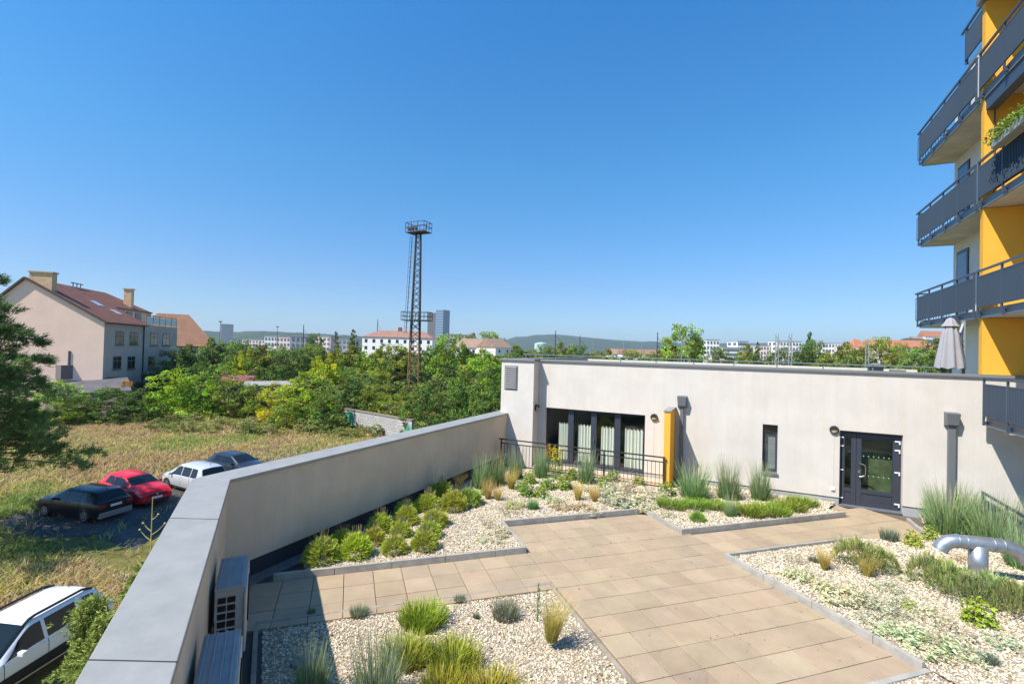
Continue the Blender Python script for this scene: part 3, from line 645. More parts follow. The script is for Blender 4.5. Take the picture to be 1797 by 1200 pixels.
    f = MB(); f.box(-6.01, -5.83, -1.15, -.001, -.1, 2.36); fin = f.build('partition_wall', YEL, r)
    MB().box(-6.03, -5.81, -1.18, -.001, 2.36, 2.40).build('wall_cap', mat('cap_grey', (.28, .27, .26), .6), fin, bevel=.005)
    pd = MB().box(-10.5, -6.02, -1.2, -.001, -.2, .06); pd.build('patio_floor', mat('patio_tile', (.58, .44, .30), .85, var=.15, scale=3), r)
    # roof things
    for (px_, py_, w_, h_, nm) in ((1536, 651, .35, .30, 'roof_vent'), (1575, 652, .35, .14, 'roof_box')):
        p = VY(px_, py_, 2.0); mb = MB().box(p[0] - w_ / 2, p[0] + w_ / 2, 1.85, 2.15, 3.45, 3.72 + h_ * .5)
        if nm == 'roof_vent': mb.hexa([(p[0] - .25, 1.75, 3.87), (p[0] + .25, 1.75, 3.87), (p[0] + .25, 2.25, 3.87), (p[0] - .25, 2.25, 3.87), (p[0] - .05, 1.95, 3.98), (p[0] + .05, 1.95, 3.98), (p[0] + .05, 2.05, 3.98), (p[0] - .05, 2.05, 3.98)])
        mb.build(nm, GREYM, r)
low_wing()
def railing():
    r = empty('patio_railing', (-8.8, -1.22, 0)); tag(r, 'black metal railing with thin vertical bars in front of the curtained patio window', 'railing')
    m = mat('black_steel', (.035, .033, .033), .5, metal=.2); x0, x1, y = -11.5, -5.94, -1.22
    MB().bar((x0, y, 1.0), (x1, y, 1.0), .055, .035).build('handrail', m, r)
    ps = [x0 + .08, -9.65, -7.8, x1 - .05]
    for x in ps: MB().box(x - .022, x + .022, y - .02, y + .02, 0, .985).build('post', m, r)
    p = MB(); p.bar((x0 + .08, y, .86), (x1 - .05, y, .86), .03); p.bar((x0 + .08, y, .13), (x1 - .05, y, .13), .03)
    x = x0 + .2
    while x < x1 - .1: p.bar((x, y, .13), (x, y, .86), .013); x += .118
    p.build('bar_panel', m, r)
railing()
# ------------------------------------------------------------------ tall block with balconies
def tall_block():
    r = empty('apartment_block', (2.5, 2, 0)); tag(r, 'tall white and yellow apartment block at right edge with stacked grey balconies', 'building')
    XF = 2.49; VL = 5.1; lv = [-.33, 2.5, 5.23, 8.06, 10.9]
    wb = MB().box(XF, XF + 8, .32, VL, 3.46, 13.05); wb.box(XF + .003, XF + 8, .32, 4.05, 13.05, 13.74); wb.box(XF, XF + 8, -7, .12, 3.9, 13.4); wb.build('facade_wall', mat('stucco_white', (.70, .66, .62), .92, spec=.15, var=.06, scale=1.1, bump=.4, bscale=140), r)
    soff = mat('concrete_soffit', (.56, .50, .40), .9, var=.22, scale=1.5); fas = mat('fascia_grey', (.17, .19, .21), .45, metal=.3)
    RAIL = mat('balcony_slat_paint', (.046, .068, .100), .42, spec=.5)
    def balcony(z, v0, v1, lend, x0=1.6, xback=XF):
        b = MB().box(x0 + .03, xback - .002, v0, v1, z, z + .19).build('balcony', soff, r)
        f = MB(); f.box(x0, x0 + .028, v0, v1, z - .012, z + .20)
        if lend: f.box(x0, xback - .002, v1 + .001, v1 + .028, z - .012, z + .20)
        f.build('fascia', fas, b)
        zt = z + 1.19; xr = x0 - .07
        h = MB(); h.bar((xr, v0, zt), (xr, v1 + (.2 if lend else 0), zt), .05, .05)
        if lend: h.bar((xr, v1 + .17, zt), (xback - .01, v1 + .17, zt), .05, .05)
        h.build('handrail', RAIL, b)
        n = max(2, int(round((v1 - v0) / 1.22)) + 1); 
        pv = [v0 + .03 + (v1 - v0 - .06) * k / (n - 1) for k in range(n)]
        for v in pv:
            p = MB(); p.box(xr - .02, xr + .02, v - .022, v + .022, z + .02, zt - .02); p.box(xr + .02, x0 - .002, v - .03, v + .03, z + .03, z + .12); p.build('railing_post', RAIL, b)
        s = MB(); zb, zp = z + .26, z + 1.04
        s.bar((xr, v0, zb), (xr, v1, zb), .03); s.bar((xr, v0, zp), (xr, v1, zp), .03)
        v = v0 + .04
        while v < v1: s.box(xr - .022, xr + .022, v - .006, v + .006, zb, zp); v += .07
        if lend:
            s.bar((xr, v1 + .17, zb), (xback, v1 + .17, zb), .03); s.bar((xr, v1 + .17, zp), (xback, v1 + .17, zp), .03); x = xr
            while x < xback: s.box(x - .006, x + .006, v1 + .15, v1 + .19, zb, zp); x += .07
        s.build('railing_slats', RAIL, b)
        dk = MB().box(x0 + .04, xback, v0, v1, z + .195, z + .21).build('floor_finish', mat('balcony_floor', (.35, .32, .29), .9), b)
        return b
    for i, z in enumerate(lv):
        if i >= 2: balcony(z, .34, VL, True)
        balcony(z, -6.5, (.16 if i >= 2 else -.27), False)
        if i >= 2:
            zt = lv[i + 1] if i < 4 else 13.46
            MB().box(1.62, XF + 2, .12, .32, z + .2, zt - .012).build('partition_wall', YEL, r)
        if i == 1:
            MB().box(1.62, XF + 2, .12, .32, 3.78, lv[2] - .012).build('partition_wall', YEL, r)
    MB().box(1.5, XF + 2.5, -6.5, .36, 13.47, 13.62).build('roof_edge', fas, r)
    # openings on the end facade
    for z in (5.42, 8.25, 11.1, 3.46):
        x = XF - .03
        if z > 4:
            f = MB(); f.box(x, XF + .01, 3.78, 4.72, z, z + 2.3); w = f.build('balcony_door', ANTH, r); MB().box(x - .006, x + .002, 3.87, 4.63, z + .1, z + 2.2).build('pane', mat('dark_pane', (.05, .07, .10), .08, spec=.8), w)
        if z < 11.2: wall_lamp((XF - .002, 2.55, z + 1.75), (-1, 0, 0), r)
    d = MB().box(XF - .04, XF + .01, .36, 1.15, 3.46, 5.0); d.build('terrace_door', mat('brown_door', (.10, .085, .075), .6), r)
    # top railing
    t = MB(); X = 2.42
    t.bar((X, .2, 14.9), (X, 4.35, 14.88), .06); t.bar((X, .2, 13.84), (X, 4.05, 13.84), .04); t.bar((X, .2, 14.7), (X, 4.05, 14.7), .03)
    v = .23
    while v < 4.05: t.box(X - .02, X + .02, v - .006, v + .006, 13.84, 14.7); v += .07
    for v in (.25, 1.5, 2.75, 4.02): t.box(X - .02, X + .06, v - .02, v + .02, 13.70, 14.87)
    t.build('roof_railing', RAIL, r)
    aw = MB(); aw.box(1.63, 1.85, -6.4, .08, 10.56, 10.88); aw.build('awning_cassette', mat('awning_blue', (.05, .075, .115), .45), r, bevel=.01)
    MB().tube([(1.80, .07, 8.2), (1.80, .07, 10.6)], .018, 8).build('awning_guide', mat('guide_brown', (.10, .07, .05), .6), r)
    sc = MB().box(1.575, 1.59, -2.6, -.62, 8.30, 9.02); sc.build('privacy_screen', mat('black_cloth', (.015, .015, .018), .9), r)
tall_block()
# ------------------------------------------------------------------ things on the roof garden
def parasol():
    p = D(1667, 643, 13.4); r = empty('closed_parasol', (p[0], p[1], 3.46)); tag(r, 'closed light grey cantilever parasol standing on the roof below the lowest balcony', 'parasol')
    cl = mat('parasol_cloth', (.33, .32, .335), .9, var=.08, scale=4); x, y = p[0], p[1]
    mb = MB(); n = 48; lv = [(3.90, .30), (4.1, .28), (4.45, .23), (4.8, .185), (5.08, .12), (5.13, .10)]; base = len(mb.v)
    for z, R in lv:
        for k in range(n):
            t = 2 * math.pi * k / n; rr = R * (1 + .17 * math.cos(8 * t) * (1 - (z - 3.8) / 2.6)); mb.v.append((x + rr * math.cos(t), y + rr * math.sin(t) * .8, z + .02 * math.cos(8 * t)))
    for l in range(len(lv) - 1):
        for k in range(n): mb.f.append([base + l * n + k, base + l * n + (k + 1) % n, base + (l + 1) * n + (k + 1) % n, base + (l + 1) * n + k]); mb.uv.append(None)
    mb.build('canopy', cl, r, smooth=True)
    mb = MB(); base = 0; lv = [(5.05, .19), (5.14, .13), (5.25, .08), (5.29, .01)]
    for z, R in lv:
        for k in range(n):
            t = 2 * math.pi * k / n; rr = R * (1 + .10 * math.cos(8 * t)); mb.v.append((x + rr * math.cos(t), y + rr * math.sin(t) * .8, z))
    for l in range(len(lv) - 1):
        for k in range(n): mb.f.append([l * n + k, l * n + (k + 1) % n, (l + 1) * n + (k + 1) % n, (l + 1) * n + k]); mb.uv.append(None)
    mb.build('top_flap', cl, r, smooth=True)
    MB().tube([(x, y, 3.46), (x, y, 5.25)], .025, 8).build('pole', MATS['galvanised'], r)
    a = D(1690, 640, 13.5); mb = MB(); mb.box(a[0] - .035, a[0] + .035, a[1] - .035, a[1] + .035, 3.46, 5.22); mb.bar((a[0], a[1], 5.15), (x + .12, y, 4.5), .05, .05); mb.build('mast', mat('parasol_mast', (.42, .45, .48), .4, metal=.4), r)
    b = MB(); b.box(x - .1, a[0] + .3, y - .3, y + .3, 3.455, 3.56); b.box(x + .05, x + .3, y - .25, y + .2, 3.56, 3.72); b.build('base', mat('base_dark', (.05, .055, .07), .6), r)
parasol()
def ac_unit(s0, label, group):
    def W(s, p, z): q = NC + ND * s + NN * p; return (q[0], q[1], z)
    o = NC + ND * (s0 + .47) + NN * .2; r = empty('air_conditioner', (o[0], o[1], .38)); tag(r, label, 'air conditioner', group)
    m = mat('ac_beige', (.42, .39, .34), .6, var=.15, scale=5); tm = mat('ac_top', (.36, .35, .33), .6, metal=.0, var=.15, scale=8); L = .93; z0, z1 = .38, 1.13; p0, p1 = .07, .37
    def bx(mb, a, b, c, d, e, f): return mb.hexa([W(a, c, e), W(b, c, e), W(b, d, e), W(a, d, e), W(a, c, f), W(b, c, f), W(b, d, f), W(a, d, f)])
    bx(MB(), s0 + .01, s0 + L - .01, p0, p1, z0, z1).build('casing', m, r)
    t = bx(MB(), s0 - .01, s0 + L + .012, p0 - .012, p1 + .012, z1, z1 + .028).build('top_cover', tm, r, bevel=.006)
    rb = MB()
    for k in range(4): c = p0 + .03 + k * .08; bx(rb, s0 + .01, s0 + L - .01, c - .007, c + .007, z1 + .028, z1 + .050)
    rb.build('top_rib', tm, t)
    hole = MB(); e = s0 + L - .008
    for i in range(2):
        for k in range(6): c = p0 + .025 + i * .10; z = z0 + .12 + k * .095; bx(hole, e - .002, e + .004, c, c + .085, z, z + .070)
    hole.build('coil_opening', mat('ac_black', (.01, .01, .012), .8), r)
    fr = bx(MB(), s0 - .02, s0 + L + .02, p1 + .002, p1 + .03, z0 - .02, z1 - .05).build('front_panel', mat('ac_front', (.55, .50, .42), .5), r, bevel=.01)
    c = (s0 + .38); q0 = W(c, p1 + .03, .76); d = MB().disc(q0, (NN[0], NN[1], 0), .28, .012, 28); d.build('fan_grille', MATS['ac_black'], fr)
    br = MB()
    for s in (s0 + .14, s0 + .79): bx(br, s - .02, s + .02, -.0, p1, z0 - .05, z0 - .002); bx(br, s - .02, s + .02, p0 + .0, p0 + .04, -.01, z0 - .05); bx(br, s - .02, s + .02, p1 - .05, p1 - .01, -.01, z0 - .05)
    br.build('bracket', GREYM, r)
ac_unit(1.95, 'beige air conditioner with slotted coil side, nearer the corner of the garden wall', 'air conditioners along the garden wall')
ac_unit(3.90, 'air conditioner cut by the bottom edge of the photo, nearest along the garden wall', 'air conditioners along the garden wall')
def vent_pipe():
    p = G(1716, 1016, .07); r = empty('vent_pipe', p); tag(r, 'shiny galvanised T shaped ventilation pipe rising from the green mounds', 'vent pipe')
    m = mat('galvanised_duct', (.40, .43, .46), .42, metal=.75, var=.2, scale=9, bump=.1, bscale=14); d = dep_of(p); k = d / FPX
    R = .155; zt = (1018 - 958) * k + .07
    MB().tube([(p[0], p[1], 0), (p[0], p[1], zt)], R * .92, 28).build('riser', m, r, smooth=True)
    rt = np.array([RT[0], RT[1], 0]); bk = np.array([FW[0], FW[1], 0]); ax = rt * .97 - bk * .26; ax /= np.linalg.norm(ax)
    c = np.array([p[0], p[1], zt + .03])
    dn = np.array([0, 0, -1])
    pts = [c - ax * .60 + dn * .20, c - ax * .55 + dn * .10, c - ax * .46 + dn * .025, c - ax * .34, c + ax * .36, c + ax * .52 + dn * .03, c + ax * .64 + dn * .12, c + ax * .72 + dn * .24]
    b = MB().tube(pts, R * .80, 28, caps=False); arm = b.build('cross_arm', m, r, smooth=True)
    MB().tube([pts[0] + (pts[1] - pts[0]) * .15, pts[0] + (pts[1] - pts[0]) * .2], R * .8, 20).build('mesh_guard', MATS['ac_black'], arm)
    for s in (-.33, -.20, .21, .36): MB().tube([c + ax * (s - .006), c + ax * (s + .006)], R * .84, 28).build('seam_ring', m, arm, smooth=True)
vent_pipe()
def planter():
    x, z = 1.40, 9.12; r = empty('flower_box', (x, -1.5, z)); tag(r, 'grey flower box hanging on the handrail of an upper balcony, planted with bushy green leaves', 'flower box')
    MB().box(x - .10, x + .10, -2.9, -1.2, z, z + .18).build('box', mat('planter_grey', (.34, .36, .33), .7), r, bevel=.01)
    rng = np.random.default_rng(5); n = 900; P = np.stack([rng.normal(x - .02, .11, n), rng.uniform(-2.9, -1.05, n), z + .12 + np.abs(rng.normal(0, .14, n))], 1)
    o = obj('leaves', npmesh('leaves', *leaves(P - np.array([x, -1.5, z]), np.tile([-.3, -.2, .8], (n, 1)), .075, .5, (.20, .30, .05), .3, rng=rng)), LEAF, r)
planter()
def drain():
    p = G(538, 1165, -.03); r = MB().box(p[0] - .14, p[0] + .14, p[1] - .14, p[1] + .14, -.035, .02).build('drain_cover', mat('drain_grey', (.16, .18, .21), .6), bevel=.004, org=p); tag(r, 'small square grey drain cover half hidden by spiky grass in the near gravel', 'drain cover')
drain()
# ------------------------------------------------------------------ plants of the garden
def lav(seed):
    rng = np.random.default_rng(seed); n = 900
    th = np.arccos(rng.uniform(.02, 1, n)); az = rng.uniform(0, 6.28, n); d = np.stack([np.sin(th) * np.cos(az), np.sin(th) * np.sin(az), np.cos(th)], 1)
    b = d * rng.uniform(.55, .82, (n, 1)) * np.array([.46, .46, .80]); 
    out = []
    L = .20 * rng.uniform(.6, 1.1, n)
    V = []; seg = 2; C = []
    s = np.cross(d, rng.normal(0, 1, (n, 3))); s /= np.linalg.norm(s, axis=1)[:, None]
    up = d + np.array([0, 0, .3]); up /= np.linalg.norm(up, axis=1)[:, None]
    for off in range(3):
        dd = up + rng.normal(0, .22, (n, 3)); dd /= np.linalg.norm(dd, axis=1)[:, None]; w = .016
        tip = b + dd * L[:, None]
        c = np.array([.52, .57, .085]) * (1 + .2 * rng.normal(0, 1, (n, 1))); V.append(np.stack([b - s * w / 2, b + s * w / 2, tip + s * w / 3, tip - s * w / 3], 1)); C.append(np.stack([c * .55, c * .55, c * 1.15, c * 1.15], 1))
    m = 34; az = rng.uniform(0, 6.28, m); t = rng.uniform(0, .9, m); d2 = np.stack([np.sin(t) * np.cos(az), np.sin(t) * np.sin(az), np.cos(t)], 1); b2 = d2 * np.array([.38, .38, .7]); tp = d2 * np.array([.52, .52, .95]) + np.array([0, 0, .16]) * rng.uniform(.2, 1, (m, 1))
    s2 = np.stack([-np.sin(az), np.cos(az), np.zeros(m)], 1); w = .006
    c = np.full((m, 3), 1.) * np.array([.30, .26, .16]); V.append(np.stack([b2 - s2 * w, b2 + s2 * w, tp + s2 * w, tp - s2 * w], 1)); C.append(np.stack([c, c, c * .8, c * .8], 1))
    V = np.concatenate(V); C = np.concatenate(C); N = len(V)
    core = []; 
    return V.reshape(-1, 3), np.arange(N * 4).reshape(N, 4), np.clip(C.reshape(-1, 3), .005, 1)
PL = {}
def proto(k, fs, m=GRASS): PL[k] = [npmesh(k, *f) for f in fs]; [me.materials.append(m) for me in PL[k]]
rg = np.random.default_rng
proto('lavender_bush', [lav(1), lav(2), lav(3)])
proto('feather_grass', [blades(520, 1.0, .75, .13, .42, .26, .011, (.34, .32, .06), (.86, .62, .20), .16, 4, rng=rg(s), tip=.2, lean=l) for s, l in ((1, (0, 0)), (2, (.06, 0)), (3, (.24, .04)))])
def reed(s, n=300, spread=.42):
    r = rg(s); a = blades(n, 1.0, .85, .22, spread, .16, .016, (.15, .23, .085), (.33, .42, .23), .2, 4, rng=r, outk=.7)
    b = blades(n * 5 // 4, .62, .6, .26, .85, .5, .017, (.15, .23, .07), (.32, .42, .20), .2, 3, rng=r, outk=.5)
    c = blades(60, 1.06, .35, .14, spread * .8, .12, .012, (.26, .30, .14), (.46, .42, .25), .15, 4, rng=r, outk=.7); return merge(a, b, c)
proto('reed_grass', [reed(11), reed(12), reed(13, 300, .55)])
def fesc(s, c0, c1, n=800): 
    r = rg(s); x = r.uniform(-.42, .42, (n, 2)); x = x[(x ** 2).sum(1) < .19]; n = len(x); b = np.concatenate([x, np.zeros((n, 1))], 1); az = np.arctan2(x[:, 1], x[:, 0])
    v, f, c = blades(n, 1.0, .5, .4, .75, .5, .022, c0, c1, .2, 3, base=b, azim=az, rng=r, outk=.26); return v, f, c
proto('fescue_tuft', [fesc(21, (.14, .20, .02), (.27, .38, .05)), fesc(22, (.13, .19, .02), (.28, .38, .05))])
proto('golden_tuft', [fesc(23, (.22, .22, .03), (.46, .46, .06)), fesc(24, (.28, .20, .06), (.45, .46, .06)), fesc(25, (.20, .24, .03), (.42, .46, .05))])
proto('grey_tuft', [fesc(26, (.13, .16, .09), (.27, .32, .20), 500)])
def mound(s, c, n=2600, size=.06):
    r = rg(s); k = 14; cc = r.uniform(-.36, .36, (k, 2)); rr = r.uniform(.14, .26, k); i = r.integers(0, k, n); d = r.normal(0, 1, (n, 3)); d /= np.linalg.norm(d, axis=1)[:, None]; d[:, 2] = np.abs(d[:, 2])
    p = np.concatenate([cc[i], np.zeros((n, 1))], 1) + d * (rr[i] * r.uniform(.75, 1, n))[:, None] * np.array([1, 1, 3.2]); 
    return leaves(p, d + [0, 0, .3], size, .5, c, .24, asp=.3, rng=r)
def mound2(s, c0, c1):
    r = rg(s); n = 1900; x = r.uniform(-.46, .46, (n, 2)); x = x[(x ** 2).sum(1) < .21]; n = len(x); z = .72 * np.sqrt(np.clip(1 - (x ** 2).sum(1) / .22, 0, 1)) * (1 + .25 * np.sin(x[:, 0] * 17) * np.sin(x[:, 1] * 15)); b = np.concatenate([x, z[:, None]], 1); az = np.arctan2(x[:, 1], x[:, 0])
    return blades(n, .30, .6, .4, .9, .3, .020, c0, c1, .22, 2, base=b, azim=az, rng=r, outk=.35)
proto('thyme_mound', [mound2(31, (.27, .31, .09), (.47, .51, .20)), mound2(32, (.26, .31, .08), (.48, .53, .19))])
def silver(s, c=(.70, .66, .44), n=720, tall=.6):
    r = rg(s); k = 16; cc = r.uniform(-.42, .42, (k, 2)); i = r.integers(0, k, n); p = np.concatenate([cc[i] + r.normal(0, .055, (n, 2)), (np.abs(r.normal(0, .28, n)) * tall)[:, None]], 1)
    a = leaves(p, np.tile([0, 0, .8], (n, 1)), .105, .4, c, .2, asp=.45, rng=r, jitn=.7)
    st = blades(36, 1.0, .6, .38, .35, .1, .012, (.34, .30, .2), (.50, .42, .30), .15, 3, rng=r); return merge(a, st)
proto('silver_mat', [silver(41), silver(42), silver(43, (.62, .64, .42))])
def leafy(s, c, n=420): 
    r = rg(s); k = 12; d = r.normal(0, 1, (n, 3)); d /= np.linalg.norm(d, axis=1)[:, None]; d[:, 2] = np.abs(d[:, 2]); q = d * r.uniform(.5, 1, (n, 1)) * np.array([.48, .48, .95]); q *= (1 + .15 * np.sin(d[:, 0:1] * 9) * np.sin(d[:, 1:2] * 8))
    return leaves(q, d + [0, 0, .6], .13, .4, c, .25, asp=.6, rng=r, jitn=.5)
proto('leafy_shrub', [leafy(51, (.36, .42, .05)), leafy(52, (.30, .38, .06))], LEAF)
def stalk(s):
    r = rg(s); p = []; n = 60; z = r.uniform(.05, 1, n); a = r.uniform(0, 6.28, n); p = np.stack([.18 * np.cos(a) * (1.1 - z), .18 * np.sin(a) * (1.1 - z), z], 1)
    return merge(leaves(p, np.tile([.2, 0, .7], (n, 1)), .14, .3, (.16, .25, .05), .2, asp=.3, rng=r), blades(5, 1.0, .1, .04, .06, .02, .03, (.2, .24, .08), (.2, .26, .08), .1, 3, rng=r))
proto('weed_stalk', [stalk(61)])
def golden_rod(s, c):
    r = rg(s); n = 160; k = 7; x = r.uniform(-.35, .35, (k, 2)); i = r.integers(0, k, n); z = r.uniform(.55, 1, n); p = np.concatenate([x[i] + r.normal(0, .05, (n, 2)), z[:, None]], 1)
    lv = np.concatenate([x[i] + r.normal(0, .08, (n, 2)), r.uniform(0, .6, n)[:, None]], 1)
    st = blades(14, .9, .15, .3, .08, .02, .03, (.2, .25, .07), (.25, .28, .08), .1, 2, rng=r)
    return merge(leaves(p, np.tile([0, 0, 1.], (n, 1)), .085, .3, c, .15, rng=r), leaves(lv, np.tile([0, 0, 1.], (n, 1)), .13, .3, (.22, .30, .05), .2, asp=.3, rng=r), st)
proto('flowering_plant', [golden_rod(71, (.75, .55, .03)), golden_rod(72, (.80, .36, .02))])
def wisp(s):
    r = rg(s); a = blades(60, 1.0, .5, .30, .5, .1, .010, (.30, .27, .18), (.50, .42, .30), .15, 3, rng=r); n = 120; k = r.integers(0, 60, n)
    t = a[0].reshape(60, 4, 2, 3)[k, 3, 0]; return merge(a, leaves(t + r.normal(0, .02, (n, 3)), np.tile([0, 0, 1.], (n, 1)), .035, .3, (.44, .36, .27), .2, rng=r))
proto('dry_flower_stems', [wisp(81), wisp(82)])
NPL = {}
def plant(kind, x, y, w, h, label, name=None, cat=None, group=None, z=GRZ, col=None, var=None, rz=None):
    p = G(x, y, z); k = dep_of(p) / FPX; i = NPL.get(kind, 0); NPL[kind] = i + 1; l = PL[kind]
    me = l[i % len(l) if var is None else var]; o = obj({'feather_grass': 'feather_tuft', 'reed_grass': 'reed_clump'}.get(name or kind, name or kind), me, None); o.location = p; W = w * k
    o.scale = (W, W * random.uniform(.9, 1.05), h * k * 1.03); o.rotation_euler.z = random.uniform(0, 6.28) if rz is None else rz
    c = col or (1, 1, 1); o.color = (*[q * random.uniform(.92, 1.08) for q in c], 1)
    tag(o, label, cat or kind.split('_')[-1], group); return o
LG = 'rounded lavender bushes in the gravel along the garden wall'
for x, y, w, h, lb in (
 (565, 984, 62, 48, 'yellow green lavender bush at the shaded end of the rows, closest to the air conditioners'),
 (624, 975, 54, 46, 'brightest yellow lavender bush, second along the kerb from the shaded corner'),
 (600, 958, 42, 34, 'small lavender bush tucked behind the brightest yellow one by the dark plinth'),
 (657, 954, 40, 34, 'lavender bush squeezed between the brightest yellow bush and the shaded plinth strip'),
 (667, 931, 44, 36, 'lavender bush with dry flower spikes against the dark plinth, mid row'),
 (692, 969, 44, 34, 'neat dome of lavender third along the kerb from the shaded corner'),
 (703, 940, 38, 30, 'small lavender bush in the middle row behind the neat third dome'),
 (713, 918, 42, 36, 'yellowish lavender bush in the middle row beside bare gravel'),
 (712, 902, 36, 30, 'lavender bush at the back of the middle row, touching the shaded strip'),
 (744, 963, 48, 38, 'round lavender bush fourth along the kerb, last before the open gravel'),
 (753, 942, 42, 32, 'lavender bush directly behind the last kerbside dome'),
 (764, 922, 44, 34, 'lavender bush bordering the open gravel, mid distance'),
 (750, 896, 46, 36, 'lavender bush on the left of the far dense lavender cluster'),
 (795, 894, 48, 38, 'large lavender dome at the front of the far dense cluster'),
 (822, 886, 46, 36, 'darker green lavender bush at the right end of the far dense cluster'),
 (775, 872, 42, 32, 'small pale lavender bush at the back of the far cluster near the plume grass')):
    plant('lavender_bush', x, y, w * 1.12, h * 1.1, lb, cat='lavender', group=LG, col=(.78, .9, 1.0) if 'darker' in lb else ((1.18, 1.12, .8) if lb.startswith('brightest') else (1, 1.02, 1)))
FG = 'golden feather grass tufts'
for x, y, w, h, lb, v in (
 (805, 858, 24, 34, 'yellow feather grass tuft close to the long wall behind the lavender', 0),
 (856, 876, 26, 44, 'golden feather grass tuft, left one of a pair in front of the reeds', 1),
 (873, 878, 24, 34, 'shorter greenish feather grass tuft, right one of a pair in front of the reeds', 0),
 (897, 858, 30, 44, 'golden feather grass tuft in front of the railing end', 1),
 (1014, 878, 24, 42, 'pale feather grass tuft, left of the two near the silver mat', 0),
 (1043, 880, 28, 36, 'compact golden feather grass tuft, right of the two near the silver mat', 1),
 (968, 1124, 62, 98, 'big golden feather grass tuft leaning right at the edge of the near gravel bed', 2),
 (1447, 998, 34, 46, 'golden feather grass tuft in front of the green mound in the vent pipe bed', 0),
 (1522, 1010, 42, 48, 'golden feather grass tuft at the foot of the green mound in the vent pipe bed', 1)):
    plant('feather_grass', x, y, w * 1.15, h, lb, cat='grass', group=FG, var=v, rz=-.44 if v == 2 else None)
RG = 'tall blue green reed grass clumps'
for x, y, w, h, lb in (
 (845, 856, 54, 66, 'tall reed grass clump by the long wall, first from the wall'), (872, 850, 46, 62, 'tall reed grass clump at the railing corner, second from the wall'),
 (905, 840, 40, 62, 'reed grass clump before the block with the louvre'), (949, 838, 38, 62, 'reed grass clump in front of the first curtain'), (1028, 848, 50, 66, 'reed grass clump in front of the middle of the patio window'),
 (1217, 873, 78, 72, 'dense reed grass clump beside the yellow partition wall'), (1278, 875, 62, 80, 'airy reed grass clump below the downpipe shadow, middle of three'), (1334, 876, 54, 74, 'reed grass clump below the slit window'), (1281, 905, 32, 40, 'small reed grass tuft between the green carpets'),
 (1664, 935, 110, 98, 'large reed grass clump around the second downpipe'), (1745, 960, 110, 100, 'large reed grass clump behind the vent pipe'), (1795, 995, 90, 105, 'reed grass clump at the right picture edge beside the stair railing'), (1640, 905, 50, 56, 'reed grass clump right of the glass door'), (1700, 915, 70, 62, 'reed grass clump between second downpipe and stair railing'), (1775, 935, 70, 70, 'reed grass clump in front of the stair railing')):
    plant('reed_grass', x, y, w, h, lb, cat='grass', group=RG, col=(1.05, 1.1, 1.0))
plant('reed_grass', 545, 1225, 95, 112, 'spiky blue green grass clump at the lower picture edge on the shadow line', cat='grass', group=RG, z=-.03)
plant('reed_grass', 662, 1240, 140, 140, 'wide blue green grass clump at the lower picture edge beside the yellow tufts', cat='grass', group=RG, z=-.03)
for x, y, w, h, lb in ((1180, 892, 56, 20, 'flat green grass carpet at the left end of the small bed'), (1222, 892, 56, 18, 'flat green grass carpet second from the left in the small bed'), (1258, 893, 54, 18, 'flat green grass carpet in the centre of the small bed'), (1312, 904, 62, 24, 'green grass carpet right of the small reed tuft'), (1352, 903, 66, 26, 'broadest green grass carpet below the slit window'), (1385, 895, 60, 22, 'green grass carpet near the kerb toward the door'), (1408, 888, 50, 22, 'rightmost green grass carpet of the small bed')):
    plant('fescue_tuft', x, y - 3, w * 1.05, h * .78, lb, cat='grass', group='green grass carpets in the small bed', name='grass_carpet', col=(1.0, 1.0, .9))
plant('lavender_bush', 1224, 913, 30, 20, 'single small green lavender dome at the front of the small bed', cat='lavender', col=(.7, .9, 1.1))
for x, y, w, h, lb in ((742, 1093, 84, 54, 'bright green tuft with golden edges near the paved path'), (712, 1158, 88, 60, 'bright green tuft left in the near gravel bed'), (795, 1168, 98, 66, 'yellow green tuft with brown heart in the middle of the near gravel bed'), (775, 1222, 84, 70, 'golden tuft at the lower edge, left of two'), (858, 1228, 118, 64, 'golden tuft at the lower edge, right of two')):
    plant('golden_tuft', x, y, w * 1.05, h * .80, lb, cat='grass', group='bright green and golden grass tufts in the near bed', name='golden_tuft', z=-.03, col=(.85, 1.05, .8) if 'bright' in lb else (1.05, 1, .9))
for x, y, w, h, lb in ((887, 1082, 54, 36, 'low grey green tuft in the near gravel beside the tall weed'), (630, 1080, 34, 26, 'small grassy tuft by the flush kerb left of the golden edged tuft'), (806, 1055, 22, 16, 'tiny tuft right by the flush kerb behind the golden edged tuft'), (835, 1084, 12, 14, 'tiny sprig alone in the open near gravel'), (546, 1078, 16, 16, 'tiny tuft at the kerb exactly on the shadow edge'), (935, 893, 22, 24, 'small bright green tuft in the gravel near the far kerb'), (1560, 946, 34, 26, 'dark green tuft at the path edge near the door'), (1430, 985, 22, 14, 'tiny green tuft beside the feather grass of the vent pipe bed'), (1735, 1160, 34, 20, 'sparse green tuft low in the gravel at the right')):
    plant('grey_tuft', x, y, w, h, lb, cat='grass', name='small_tuft', z=-.03 if y > 1020 and x < 1000 else GRZ, col=(.7, 1.2, .5) if 'bright' in lb else (1, 1, 1))
plant('weed_stalk', 944, 1092, 30, 66, 'single tall leafy weed leaning on the feather grass', cat='weed', z=-.03)
